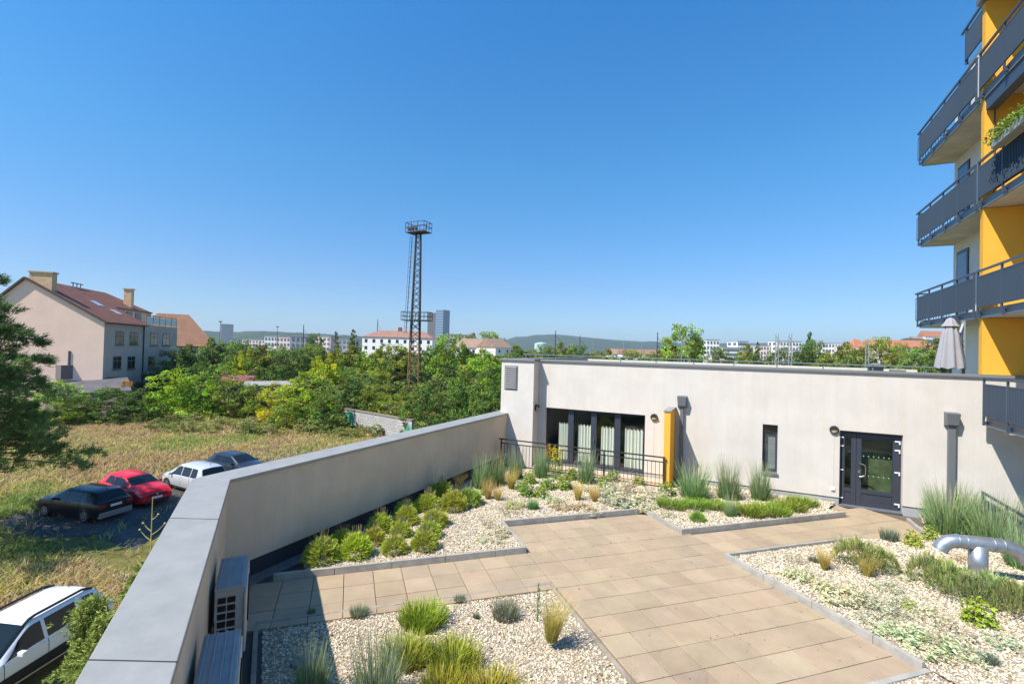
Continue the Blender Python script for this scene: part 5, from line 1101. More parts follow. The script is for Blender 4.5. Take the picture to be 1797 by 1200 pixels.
# ------------------------------------------------------------------ pink house and its sheds
PINK = mat('pink_render_lit', (.96, .68, .52), .92, spec=.1, var=.07, scale=.5); PINK2 = mat('pink_render_shaded', (.60, .46, .38), .92, spec=.1, var=.1, scale=.5)  # one house render: sunlit gable and shaded side painted as two tones
ROOFT = tilemat('red_roof_tile', (.22, .078, .048), (.30, .115, .07), (.09, .03, .02), .45, .36, .5, .03, .85); ROOFO = tilemat('orange_roof_tile', (.42, .20, .11), (.50, .26, .15), (.2, .09, .05), .4, .36, .5, .03, .85)
CHIM = mat('chimney_brick', (.74, .50, .28), .9, var=.2, scale=3); WIND = mat('old_window_glass', (.025, .028, .03), .12, spec=.7)
def house():
    c = D(184, 562, 61); A = c.copy(); r = empty('pink_house', (c[0], c[1], GZ)); tag(r, 'large pink house with red tiled roof, yellow chimneys and a roof terrace', 'building')
    s = D(300, 562, 80.5) - c; s[2] = 0; s /= np.linalg.norm(s); g = np.array([-s[1], s[0], 0])
    if g @ np.array([RT[0], RT[1], 0]) > 0: g = -g                     # g: to the left along the gable
    ze = 6.3; zr = 11.15; Wd = 12.8; RB = 8.2; Ls = 23; L1 = 11.2
    def Pt(a, b, z): q = A + s * a + g * b; return (q[0], q[1], z)
    w = MB(); w.hexa([Pt(0, 0, GZ), Pt(Ls, 0, GZ), Pt(Ls, Wd, GZ), Pt(0, Wd, GZ), Pt(0, 0, ze), Pt(Ls, 0, ze), Pt(Ls, Wd, ze), Pt(0, Wd, ze)]); w.build('wall', PINK2, r)
    gb = MB(); gb.face([Pt(-.03, .0, GZ), Pt(-.03, 0, ze), Pt(-.03, RB, zr - .1), Pt(-.03, Wd, ze), Pt(-.03, Wd, GZ)]); gb.build('gable_wall', PINK, r)
    rf = MB(); o = .35; Rl = 18.0; sl = (zr - ze) / RB; zo = ze - sl * o
    def rface(pts): rf.face([Pt(*p) for p in pts], [(p[0], math.hypot(p[1], p[2])) for p in pts])
    cutb = 3.9; zc = ze + sl * cutb
    rface([(-.25, -o, zo + .12), (L1, -o, zo + .12), (L1, cutb, zc + .12), (-.25, cutb, zc + .12)])
    rface([(-.25, cutb, zc + .12), (Ls, cutb, zc + .12), (Rl, RB, zr + .12), (-.25, RB, zr + .12)])
    rface([(-.25, Wd + o, zo + .12), (-.25, RB, zr + .12), (Rl, RB, zr + .12), (Ls, Wd + o, zo + .12)])
    rface([(Ls, cutb, zc + .12), (Ls, Wd + o, zo + .12), (Rl, RB, zr + .12)])
    roof = rf.build('roof', ROOFT, r)
    ed = MB(); ed.bar(Pt(-.27, -o, zo + .02), Pt(-.27, RB, zr + .06), .12, .22); ed.bar(Pt(-.27, RB, zr + .06), Pt(-.27, Wd + o, zo + .02), .12, .22); ed.bar(Pt(-.25, -o - .05, zo), Pt(L1, -o - .05, zo), .14, .14); ed.bar(Pt(L1, cutb - .1, zc), Pt(Ls, cutb - .1, zc), .2, .2); ed.build('eaves', mat('eaves_brown', (.085, .065, .055), .7), r)
    up = MB(); up.hexa([Pt(L1, 3.9, ze), Pt(Ls, 3.9, ze), Pt(Ls, 4.2, ze), Pt(L1, 4.2, ze), Pt(L1, 3.9, zc), Pt(Ls, 3.9, zc), Pt(Ls, 4.2, zc), Pt(L1, 4.2, zc)]); up.build('attic_wall', mat('attic_cream', (.45, .36, .26), .9), r)
    for a0 in (12.0, 14.5, 17.4): 
        q = MB(); q.hexa([Pt(a0, 3.8, ze + .2), Pt(a0 + 1.8, 3.8, ze + .2), Pt(a0 + 1.8, 3.9, ze + .2), Pt(a0, 3.9, ze + .2), Pt(a0, 3.8, ze + 2.0), Pt(a0 + 1.8, 3.8, ze + 2.0), Pt(a0 + 1.8, 3.9, ze + 2.0), Pt(a0, 3.9, ze + 2.0)]); q.build('attic_window', WIND, r)
    bl = MB(); n = 5
    for k in range(n):
        a0 = L1 + .4 + k * 2.25; bl.hexa([Pt(a0, .05, ze + .15), Pt(a0 + 2.1, .05, ze + .15), Pt(a0 + 2.1, .1, ze + .15), Pt(a0, .1, ze + .15), Pt(a0, .05, ze + 1.25), Pt(a0 + 2.1, .05, ze + 1.25), Pt(a0 + 2.1, .1, ze + 1.25), Pt(a0, .1, ze + 1.25)])
    bl.build('balustrade_panel', mat('white_panel', (.85, .78, .70), .6), r)
    fr = MB()
    for k in range(n + 1): a0 = L1 + .32 + k * 2.25; fr.bar(Pt(a0, .08, ze), Pt(a0, .08, ze + 1.5), .1)
    fr.bar(Pt(L1 + .3, .08, ze + 1.45), Pt(L1 + .3 + n * 2.25, .08, ze + 1.45), .08); fr.build('balustrade_frame', mat('timber_brown', (.30, .20, .11), .8), r)
    def onwall(x): 
        dd = ray(x, 600); M_ = np.array([[s[0], -dd[0]], [s[1], -dd[1]]]); k = np.linalg.solve(M_, (CAM - A)[:2]); return k[0], k[1]
    wf = mat('window_frame_grey', (.20, .18, .165), .7)
    for (x0, x1, yt, yb) in ((202, 217.5, 581, 605), (227, 242, 582.5, 605), (263, 276, 584, 606), (285, 297, 585, 606), (199, 214.5, 625, 647.5), (224.5, 238.5, 625, 647.5), (261, 273.5, 625, 647)):
        a0, t0 = onwall(x0); a1, t1 = onwall(x1); xm = (x0 + x1) / 2; am, tm = onwall(xm); z1 = CAM[2] + ray(xm, yt)[2] * tm; z0 = CAM[2] + ray(xm, yb)[2] * tm
        f = MB(); f.hexa([Pt(a0, -.01, z0), Pt(a1, -.01, z0), Pt(a1, .06, z0), Pt(a0, .06, z0), Pt(a0, -.01, z1), Pt(a1, -.01, z1), Pt(a1, .06, z1), Pt(a0, .06, z1)]); w_ = f.build('window', wf, r)
        gl = MB()
        for (u0, u1) in ((.08, .47), (.53, .92)):
            for (v0, v1) in ((.05, .62), (.67, .95)):
                b0 = a0 + (a1 - a0) * u0; b1 = a0 + (a1 - a0) * u1; y0 = z0 + (z1 - z0) * v0; y1 = z0 + (z1 - z0) * v1; gl.face([Pt(b0, -.03, y0), Pt(b1, -.03, y0), Pt(b1, -.03, y1), Pt(b0, -.03, y1)])
        gl.build('pane', WIND, w_)
        sl_ = MB(); sl_.bar(Pt(a0 - .1, -.06, z0 - .06), Pt(a1 + .1, -.06, z0 - .06), .16, .08); sl_.build('sill', mat('sill_dark', (.14, .11, .10), .7), w_)
    a, t = onwall(251); MB().tube([Pt(a, -.09, GZ), Pt(a, -.09, 6.0), Pt(a, -.25, 6.3)], .09, 8).build('downpipe', mat('pipe_dark', (.05, .05, .055), .5), r)
    def chim(a, b, la, lb, z0, z1): 
        q = MB(); q.hexa([Pt(a, b, z0), Pt(a + la, b, z0), Pt(a + la, b + lb, z0), Pt(a, b + lb, z0), Pt(a, b, z1), Pt(a + la, b, z1), Pt(a + la, b + lb, z1), Pt(a, b + lb, z1)]); ch = q.build('chimney', CHIM, roof)
        q = MB(); e = .12; q.hexa([Pt(a - e, b - e, z1), Pt(a + la + e, b - e, z1), Pt(a + la + e, b + lb + e, z1), Pt(a - e, b + lb + e, z1), Pt(a - e, b - e, z1 + .16), Pt(a + la + e, b - e, z1 + .16), Pt(a + la + e, b + lb + e, z1 + .16), Pt(a - e, b + lb + e, z1 + .16)]); q.build('chimney_cap', mat('chimney_cap', (.60, .42, .24), .9), roof)
    chim(.3, RB - 2.45, 1.0, 2.3, 8.5, 11.95); chim(17.3, RB - 3.7, .95, 1.0, 9, 11.9)
    for (a, b) in ((6.2, 3.6), (7.4, 1.9)):
        q = MB(); z = ze + sl * b + .16; z2 = ze + sl * (b + 1.1) + .16; q.face([Pt(a, b, z), Pt(a + 1.6, b, z), Pt(a + 1.6, b + 1.1, z2), Pt(a, b + 1.1, z2)]); q.build('skylight', mat('skylight_glass', (.45, .47, .50), .15, spec=.8), roof)
    an = MB()
    for a in (9.5, 10.4, 11.3): an.tube([Pt(a, RB, zr), Pt(a, RB, zr + .7)], .06, 6); an.bar(Pt(a - .5, RB, zr + .6), Pt(a + .5, RB, zr + .6), .1)
    an.build('antenna', mat('antenna_dark', (.05, .05, .06), .6), roof)
house()
def gable_house(name, label, x, dep, w, d, yaw, ze, zr, wallm, roofm, wins=0, cat='building', group=None, hip=0, z0=GZ, rows=1, chim=False, winsz=(1.2, 1.5), winm=None):
    """w along the facade seen, d deep; ridge along the facade"""
    p = D(x, 600, dep); r = empty(name, (p[0], p[1], z0)); tag(r, label, cat, group)
    u = np.array([RT[0], RT[1], 0]); v = np.array([FW[0], FW[1], 0]); v /= np.linalg.norm(v); u /= np.linalg.norm(u); cy, sy = math.cos(yaw), math.sin(yaw); U = u * cy + v * sy; Vv = -u * sy + v * cy
    def Pt(a, b, z): q = p + U * a + Vv * b; return (q[0], q[1], z)
    a0, a1 = -w / 2, w / 2
    MB().hexa([Pt(a0, 0, z0 - .5), Pt(a1, 0, z0 - .5), Pt(a1, d, z0 - .5), Pt(a0, d, z0 - .5), Pt(a0, 0, ze), Pt(a1, 0, ze), Pt(a1, d, ze), Pt(a0, d, ze)]).build('wall', wallm, r)
    e = .4; rf = MB()
    def rface(pts): rf.face([Pt(*q) for q in pts], [(q[0], math.hypot(q[1], q[2])) for q in pts])
    rface([(a0 - e, -e, ze - .1), (a1 + e, -e, ze - .1), (a1 + e - hip, d / 2, zr), (a0 - e + hip, d / 2, zr)]); rface([(a1 + e, d + e, ze - .1), (a0 - e, d + e, ze - .1), (a0 - e + hip, d / 2, zr), (a1 + e - hip, d / 2, zr)])
    rface([(a0 - e, d + e, ze - .1), (a0 - e, -e, ze - .1), (a0 - e + hip, d / 2, zr)]); rface([(a1 + e, -e, ze - .1), (a1 + e, d + e, ze - .1), (a1 + e - hip, d / 2, zr)])
    rf.face([Pt(a0 - e, -e, ze - .12), Pt(a0 - e, d + e, ze - .12), Pt(a1 + e, d + e, ze - .12), Pt(a1 + e, -e, ze - .12)], [(0, 0)] * 4)
    roof = rf.build('roof', roofm, r)
    winm = winm or WIND
    for rw in range(rows):
        zc = ze - 1.9 - rw * 3.1
        for k in range(wins):
            c = a0 + (k + .5) * w / wins; MB().hexa([Pt(c - winsz[0] / 2, -.05, zc - winsz[1] / 2), Pt(c + winsz[0] / 2, -.05, zc - winsz[1] / 2), Pt(c + winsz[0] / 2, .1, zc - winsz[1] / 2), Pt(c - winsz[0] / 2, .1, zc - winsz[1] / 2), Pt(c - winsz[0] / 2, -.05, zc + winsz[1] / 2), Pt(c + winsz[0] / 2, -.05, zc + winsz[1] / 2), Pt(c + winsz[0] / 2, .1, zc + winsz[1] / 2), Pt(c - winsz[0] / 2, .1, zc + winsz[1] / 2)]).build('window', winm, r)
    if chim:
        for c in ([-.05] if chim == 1 else [-.3, .25]):
            MB().hexa([Pt(c * w, d / 2 - .6, zr - .8), Pt(c * w + 1.6, d / 2 - .6, zr - .8), Pt(c * w + 1.6, d / 2 + .6, zr - .8), Pt(c * w, d / 2 + .6, zr - .8), Pt(c * w, d / 2 - .6, zr + 1.6), Pt(c * w + 1.6, d / 2 - .6, zr + 1.6), Pt(c * w + 1.6, d / 2 + .6, zr + 1.6), Pt(c * w, d / 2 + .6, zr + 1.6)]).build('chimney', mat('brick_dark', (.22, .10, .07), .9), roof)
    return r
gable_house('annexe_house', 'lower house with orange tiled roof just behind the pink house', 303, 92, 13.5, 9, .62, 3.2, 9.3, mat('annexe_wall', (.55, .47, .40), .9), ROOFO, 1, hip=4.6)
def shed(name, label, corners, z0, roofm, wallm):
    """corners: (px,py) of the roof edge on height z"""
    P = [np.array(c) for c in corners]; ctr = sum(P) / len(P); r = empty(name, (ctr[0], ctr[1], z0)); tag(r, label, 'shed')
    q = MB()
    n = len(P)
    for k in range(n): a, b = P[k], P[(k + 1) % n]; q.face([(a[0], a[1], z0), (b[0], b[1], z0), (b[0], b[1], b[2] - .12), (a[0], a[1], a[2] - .12)])
    q.build('wall', wallm, r)
    f = MB(); cc = [ctr + (c - ctr) * 1.06 for c in P]; i = len(f.v); f.v += [tuple(c) for c in cc] + [(c[0], c[1], c[2] - .12) for c in cc]; f.f.append(list(range(n))); f.f.append(list(range(n, 2 * n))[::-1]); f.uv += [None, None]
    for k in range(n): f.f.append([k, (k + 1) % n, n + (k + 1) % n, n + k]); f.uv.append(None)
    o = f.build('roof', roofm, r); return r
felt = mat('roof_felt', (.115, .105, .11), .95, var=.35, scale=.8); shedw = mat('shed_wall', (.20, .17, .14), .95)
s1 = shed('garden_shed', 'low shed with grey felt roof in front of the pink house gable', [D(80, 690, 54), D(226, 684, 54), D(220, 662, 62), D(75, 662, 62)], GZ, felt, shedw)
q = D(115, 655, 60); cb = MB().box(q[0] - .75, q[0] + .75, q[1] - .75, q[1] + .75, -.9, .75); cb.tube([(q[0] - .45, q[1] - .2, .75), (q[0] - .45, q[1] - .2, 2.45)], .16, 8); cb.tube([(q[0] + .4, q[1] + .15, .75), (q[0] + .4, q[1] + .15, 2.5)], .16, 8)
cb.build('flue_stack', mat('flue_grey', (.16, .14, .13), .9), s1)
shed('garden_shed', 'small shed with red felt roof showing between the bushes', [D(388, 669, 66), D(442, 668, 66), D(446, 659, 72), D(392, 658, 72)], GZ, mat('roof_felt_red', (.24, .075, .065), .9, var=.2), shedw)
shed('garden_shed', 'flat shed with pale grey roof edge among the bushes', [D(428, 676, 60), D(512, 674, 60), D(510, 668, 64), D(432, 669, 64)], GZ, mat('roof_grey', (.30, .29, .27), .9, var=.2), mat('shed_dark', (.05, .05, .04), .9))
def block_wall():
    a = D(604, 757, 53); b = D(722, 762, 46); a[2] = b[2] = GZ; d = b - a; L = np.linalg.norm(d); d /= L; n = np.array([-d[1], d[0], 0]); h = 1.95
    m = tilemat('grey_blockwork', (.50, .47, .44), (.42, .39, .37), (.30, .28, .26), .55, .26, .5, .02, .9)
    r = empty('block_wall', a); tag(r, 'weathered grey block wall with green spray paint among the bushes', 'wall')
    q = MB(); P = lambda s, o, z: tuple(a + d * s + n * o + np.array([0, 0, z]))
    for o in (0, .3): q.face([P(0, o, -.2), P(L, o, -.2), P(L, o, h), P(0, o, h)], [(0, 0), (L, 0), (L, h), (0, h)])
    for s in (0, L): q.face([P(s, 0, -.2), P(s, .3, -.2), P(s, .3, h), P(s, 0, h)], [(0, 0), (.3, 0), (.3, h), (0, h)])
    q.build('wall', m, r)
    k = MB(); k.hexa([P(-.05, -.06, h), P(L + .05, -.06, h), P(L + .05, .36, h), P(-.05, .36, h), P(-.05, -.06, h + .1), P(L + .05, -.06, h + .1), P(L + .05, .36, h + .1), P(-.05, .36, h + .1)]); k.build('wall_cap', mat('cap_brown', (.25, .19, .14), .9), r)
    g = MB(); sd = -1 if (CAM - a) @ n < 0 else 1; o = -.004 if sd < 0 else .304
    g.face([P(s, o, z) for s, z in ((.1, .1), (1.55, .12), (1.75, .5), (1.6, .95), (1.75, 1.3), (1.4, 1.75), (.9, 1.85), (.35, 1.5), (.15, .8))]); g.face([P(s, o, z) for s, z in ((L - .9, .5), (L - .1, .45), (L - .15, 1.3), (L - .5, 1.55), (L - .85, 1.2))])
    g.build('spray_paint', mat('green_spray', (.06, .36, .17), .8, var=.4, scale=3), r)
block_wall()
# ------------------------------------------------------------------ lattice floodlight mast
def mast():
    dep = 92; b = D(728, 600, dep); b[2] = GZ; zt = CAM[2] + ray(734, 408)[2] * dep; r = empty('floodlight_mast', b); tag(r, 'tall rusty lattice floodlight mast with railed platform rising above the trees', 'mast')
    m1 = mat('mast_steel', (.075, .062, .06), .75, var=.4, scale=.6); m2 = mat('mast_rust', (.24, .15, .06), .85, var=.4, scale=1.0)
    lean = np.array([D(734.5, 408, dep)[0] - b[0], D(734.5, 408, dep)[1] - b[1]]); ang = rad(28); H = zt - GZ
    def corner(k, z):
        f = (z - GZ) / H; hw = 1.22 * (1 - f) + .50 * f; a = ang + math.pi / 4 + k * math.pi / 2; return np.array([b[0] + lean[0] * f + hw * 1.2 * math.cos(a), b[1] + lean[1] * f + hw * 1.2 * math.sin(a), z])
    zmid = 4.6; zp = CAM[2] + ray(731, 562)[2] * dep
    for seg, (za, zb_, m, nm) in enumerate(((GZ, zmid, m2, 'lower_lattice'), (zmid, zt, m1, 'upper_lattice'))):
        q = MB(); 
        for k in range(4): q.bar(corner(k, za), corner(k, zb_), .17)
        z = za
        while z < zb_ - .3:
            st = .95 + .55 * (1 - (z - GZ) / H); z2 = min(z + st, zb_)
            for k in range(4):
                if int((z - GZ) * 10) % 2 == 0: q.bar(corner(k, z), corner((k + 1) % 4, z2), .115)
                else: q.bar(corner((k + 1) % 4, z), corner(k, z2), .115)
                q.bar(corner((k + 1) % 4, z) if seg == 0 else corner(k, z2), corner(k, z2), .075) if seg == 0 else q.bar(corner((k + 1) % 4, z), corner(k, z2), .07)
            z = z2
        q.build(nm, m, r)
    def plat(nm, z, hx, hy, rh, cx, cy, a):
        u = np.array([math.cos(a), math.sin(a), 0]); v = np.array([-math.sin(a), math.cos(a), 0]); c = np.array([cx, cy, z]); P = lambda i, j, dz=0: c + u * hx * i + v * hy * j + np.array([0, 0, dz])
        q = MB(); q.hexa([P(-1, -1, -.12), P(1, -1, -.12), P(1, 1, -.12), P(-1, 1, -.12), P(-1, -1), P(1, -1), P(1, 1), P(-1, 1)])
        cs = [(-1, -1), (1, -1), (1, 1), (-1, 1)]
        for k in range(4):
            a0, b0 = cs[k], cs[(k + 1) % 4]
            for f in (rh, rh * .5): q.bar(P(*a0, f), P(*b0, f), .09)
            for t in (0, .33, .66): i = a0[0] + (b0[0] - a0[0]) * t; j = a0[1] + (b0[1] - a0[1]) * t; q.bar(P(i, j, 0), P(i, j, rh), .08)
        return q.build(nm, m1, r), P
    th = math.atan2(RT[1], RT[0]) - .45
    tp, P = plat('top_platform', zt, 2.1, 1.25, 1.75, b[0] + lean[0], b[1] + lean[1], th)
    plat('middle_platform', zp, 2.55, 1.5, 1.5, b[0] + lean[0] * .55 + .25, b[1] + lean[1] * .55, th + .3)
    fl = mat('floodlight_grey', (.16, .15, .16), .5)
    for i in (-.75, -.4, 0.0): 
        q = MB(); c = P(i, -.4, .75); q.disc(c, (-.5, -.8, -.2), .36, .45, 14); q.bar(c - np.array([0, 0, .75]), c, .1); q.build('floodlight', fl, tp)
    ld = MB(); off = np.array([-RT[0], -RT[1], 0])
    pts = [np.array([b[0] + lean[0] * f, b[1] + lean[1] * f, GZ + H * f]) + off * (2.1 * (1 - f) + 1.15 * f) for f in (.38, .97)]
    for s in (-.22, .22): ld.bar(pts[0] + FW * s, pts[1] + FW * s, .05)
    for k in range(20): f = k / 19; c = pts[0] + (pts[1] - pts[0]) * f; ld.bar(c - off * .35, c + off * .38, .05)
    ld.bar(pts[0] + off * .38, pts[1] + off * .38, .045); ld.build('ladder', m1, r)
mast()
# ------------------------------------------------------------------ trees and bushes, one by one
GR = (1, 1, 1); LT = (1.32, 1.2, .85); YE = (2.3, 1.75, .5); DK = (.68, .80, .76); OL = (1.15, 1.0, .75); BR = (1.5, 1.6, .7); GY = (.95, 1.1, 1.2); RD = (2.6, 1.1, .7)
for a in (
 ('bush', 100, 668, 110, 50, 'leafy bush in front of the grey felt shed', BR), ('bush', 190, 680, 100, 52, 'dark ivy covered bush right of the grey felt shed', DK), ('bush', 140, 690, 80, 51, 'mid green bush between pine and ivy bush', OL),
 ('bush', 245, 684, 80, 53, 'dark bush under the pink house corner', DK), ('bush', 222, 668, 40, 56, 'low rust coloured shrub before the pink house', RD), ('bush', 305, 642, 110, 56, 'large fresh green bush right below the pink house windows', BR),
 ('bush', 352, 655, 90, 57, 'fresh green bush next to the largest one below the pink house', BR), ('bush', 400, 665, 100, 58, 'olive bush in front of the red felt shed', OL), ('bush', 440, 668, 70, 58, 'yellow green bush left of the flat grey shed', LT),
 ('bush', 490, 671, 80, 56, 'yellowish bush in front of the flat grey shed', YE), ('bush', 545, 652, 130, 54, 'broad bright green bush in the centre before the yellow willow', BR), ('bush', 575, 672, 90, 51, 'green bush left of the block wall', GR),
 ('bush', 500, 700, 70, 51, 'pale bush at the meadow edge', LT), ('bush', 620, 662, 90, 60, 'dark olive bush above the block wall', DK), ('bush', 655, 672, 70, 59, 'olive bush above the middle of the block wall', OL), ('bush', 690, 672, 80, 58, 'yellow olive bush above the right end of the block wall', LT),
 ('bush', 745, 672, 90, 47, 'dark green bush behind the garden wall, left of three', DK), ('bush', 800, 660, 100, 47, 'dark green bush behind the garden wall, middle of three', DK), ('bush', 858, 645, 90, 49, 'dark green bush behind the garden wall, next to the louvre block', DK),
 ('bush', 770, 690, 70, 43, 'dark low bush right of the block wall', DK), ('bush', 835, 690, 80, 43, 'deep green bush by the end of the garden wall', DK),
 ('bush', 300, 612, 70, 72, 'dark creeper covered bush hiding the pink house corner', DK), ('broad', 335, 605, 70, 78, 'dark tree at the end of the pink house', DK), ('bush', 350, 630, 60, 70, 'dark bush below the orange roof', DK),
 ('broad', 375, 592, 60, 95, 'grey green tree right of the orange roof', GY), ('broad', 420, 598, 60, 90, 'grey green tree behind the yellow green one', GY), ('broad', 432, 612, 45, 82, 'yellow green tree left of centre among dark trees', YE), ('bush', 400, 638, 60, 74, 'bright low bush near the red felt shed', BR),
 ('broad', 470, 608, 80, 82, 'mid green tree left of the yellow willow group', OL), ('broad', 510, 612, 80, 80, 'dark green tree left of the yellow willow', DK), ('bush', 455, 648, 80, 68, 'dark bush behind the flat grey shed', DK), ('bush', 500, 640, 60, 70, 'dark shrub beside the flat grey shed', DK),
 ('broad', 573, 620, 58, 72, 'bright yellow willow standing out from the green', YE), ('broad', 550, 605, 60, 100, 'green tree behind the yellow willow', GR), ('broad', 610, 606, 70, 96, 'green tree right of the yellow willow', OL), ('bush', 615, 640, 60, 72, 'green bush at the right foot of the willow', GR),
 ('broad', 655, 612, 70, 88, 'light green tree in front of the white long house', LT), ('broad', 688, 604, 76, 99, 'tall light green tree left of the mast', LT), ('bush', 658, 640, 84, 74, 'light green bush left of the mast foot', LT), ('bush', 715, 678, 60, 62, 'olive shrub at the mast foot', OL),
 ('broad', 762, 602, 56, 97, 'dark tree right of the mast', DK), ('broad', 789, 587, 80, 80, 'big walnut like tree right of the mast, tallest of the near wood', (1.15, 1.25, .75)), ('bush', 788, 642, 84, 72, 'shaded bush under the big tree', DK), ('bush', 815, 640, 70, 70, 'yellow green bush under the big tree', LT),
 ('broad', 848, 612, 80, 92, 'fresh green tree left of the louvre block', BR), ('bush', 860, 632, 70, 68, 'fresh green bush left of the louvre block', BR), ('broad', 905, 606, 70, 110, 'green tree behind the louvre block', GR)):
    tree(*a[:5], a[5], a[6])
for a in (
 ('cone', 590, 576, 26, 190, 'dark fir, left of two before the white long house', DK), ('cone', 620, 572, 34, 190, 'dark fir, taller of two before the white long house', DK),
 ('broad', 1200, 570, 80, 120, 'airy light green poplar rising alone above the white roof line', (1.25, 1.3, .8)), ('cone', 1421, 574, 36, 150, 'tall dark conifer above the roof line', DK), ('broad', 1425, 598, 62, 140, 'round dark tree below the tall conifer', DK), ('cone', 1330, 594, 26, 170, 'small pointed conifer left of the white masts', DK),
 ('broad', 1262, 610, 46, 130, 'dark rounded tree before the white office block', DK), ('broad', 1308, 604, 40, 135, 'olive tree before the stepped white building', OL), ('broad', 1370, 610, 50, 140, 'dark tree between the two white lattice masts', DK),
 ('broad', 1490, 600, 60, 140, 'olive tree before the pinkish houses', OL), ('broad', 1545, 592, 60, 150, 'autumnal tree in front of the orange roof', LT), ('broad', 1505, 610, 50, 130, 'green tree left of the orange roofed block', GR), ('broad', 1578, 602, 44, 140, 'yellow green tree in front of the cream facade', LT), ('broad', 1635, 594, 70, 130, 'dark round tree behind the closed parasol', DK), ('broad', 1600, 614, 60, 120, 'green tree at the foot of the cream facade', GR), ('broad', 1455, 616, 50, 125, 'light tree right of the tall conifer', LT),
 ('broad', 955, 606, 50, 150, 'green tree in front of the mint tank', GR), ('broad', 990, 600, 50, 150, 'light tree right of the mint tank', LT), ('broad', 1015, 606, 44, 140, 'dark tree behind the roof edge near the black poles', DK), ('broad', 1060, 612, 60, 140, 'olive tree behind the roof edge', OL), ('broad', 1110, 614, 60, 150, 'olive tree before the low red roofs', OL), ('broad', 1150, 614, 50, 130, 'green tree left of the poplar', GR),
 ('broad', 860, 582, 60, 330, 'greenish yellow tree behind the brown station roof', LT), ('broad', 830, 584, 40, 330, 'tree at the left of the brown station roof', OL), ('broad', 552, 585, 34, 230, 'rounded dark tree left of the two firs', DK)):
    tree(*a[:5], a[5], a[6], group='trees beyond the railway')
def wood(name, label, x0, x1, d0, d1, n, hmin, hmax, col, seed, wmul=1.0, size=.6):
    rng = np.random.default_rng(seed); Vs = []; Fs = []; Cs = []; o = 0; protos = [crown(26, 420, .11, 'round', rng=np.random.default_rng(seed + k), c=(1, 1, 1), clv=.2, csz=.2) for k in range(4)]
    for i in range(n):
        x = rng.uniform(x0, x1); d = d0 + (d1 - d0) * rng.uniform(0, 1)
        while d < 93 and 690 < x < 768: x = rng.uniform(x0, x1)
        p = D(x, 600, d); h = rng.uniform(hmin, hmax); w = h * rng.uniform(.7, 1.25) * wmul; v, f, c = protos[i % 4]
        a = rng.uniform(0, 6.28); R = np.array([[math.cos(a), -math.sin(a), 0], [math.sin(a), math.cos(a), 0], [0, 0, 1]]); q = (v @ R.T) * np.array([w, w, h]) + np.array([p[0], p[1], GZ - .2])
        cc = np.array(col[rng.integers(0, len(col))]) * rng.uniform(.75, 1.25); Vs.append(q); Fs.append(f + o); Cs.append(c * cc); o += len(v)
    tag(obj(name, npmesh(name, np.concatenate(Vs), np.concatenate(Fs), np.clip(np.concatenate(Cs), .005, 1)), LEAF), label, 'wood', kind='stuff')
WC = [(.17, .24, .055), (.12, .185, .05), (.25, .30, .065), (.19, .23, .075), (.28, .28, .07)]
wood('weeds', 'pale green weeds and undergrowth along the edge of the meadow', 270, 690, 47, 54, 110, .5, 1.3, [(.30, .32, .08), (.40, .38, .11), (.24, .29, .07), (.44, .40, .14)], 105, 1.5)
wood('railway_wood', 'dense green scrub and trees along the railway', 290, 930, 95, 190, 210, 5.0, 8.2, WC, 101)
wood('scrub', 'low scrub filling the gaps between the bushes of the waste ground', 270, 900, 62, 95, 150, 3.0, 5.2, WC, 102, 1.3)
wood('tree_belt', 'green belt of trees behind the flat roof', 890, 1720, 120, 200, 190, 5.0, 7.4, WC, 103)
wood('far_wood', 'distant tree covered city outskirts near the horizon', 200, 1750, 300, 1000, 520, 5, 9, WC, 104, 1.6)
# ------------------------------------------------------------------ railway masts
def pole(x, yt, dep, label, m, kind='plain', w=.32, cat='mast', yb=640, group='railway and light masts'):
    p, h = PLACE(x, yt, dep); r = empty({'plain': 'railway_mast', 'lattice': 'lattice_mast', 'lamp': 'light_mast'}[kind], p); tag(r, label, cat, group); u = np.array([RT[0], RT[1], 0])
    if kind == 'lattice':
        q = MB(); 
        for s in (-1, 1): q.bar(p + u * s * .45, p + u * s * .3 + [0, 0, h], .16)
        z = 0; s = 1
        while z < h - .9: q.bar(p + u * s * .42 + [0, 0, z], p - u * s * .40 + [0, 0, z + .9], .1); z += .9; s = -s
        q.build('lattice', m, r)
    else: MB().tube([p, p + [0, 0, h]], [w / 2 * 1.2, w / 2 * .8], 8).build('pole', m, r)
    if kind == 'lamp': MB().tube([p + [0, 0, h - .5], p + [0, 0, h + .2]], [1.3, 1.6], 10).build('lamp_ring', m, r)
    else:
        q = MB(); q.bar(p - u * .2 + [0, 0, h * .72], p + u * 2.6 + [0, 0, h * .74], .14); q.bar(p + [0, 0, h * .9], p + u * 2.4 + [0, 0, h * .74], .08); q.build('cantilever_arm', m, r)
BK = mat('mast_black', (.05, .05, .052), .7); WG = mat('mast_pale', (.26, .26, .25), .8)
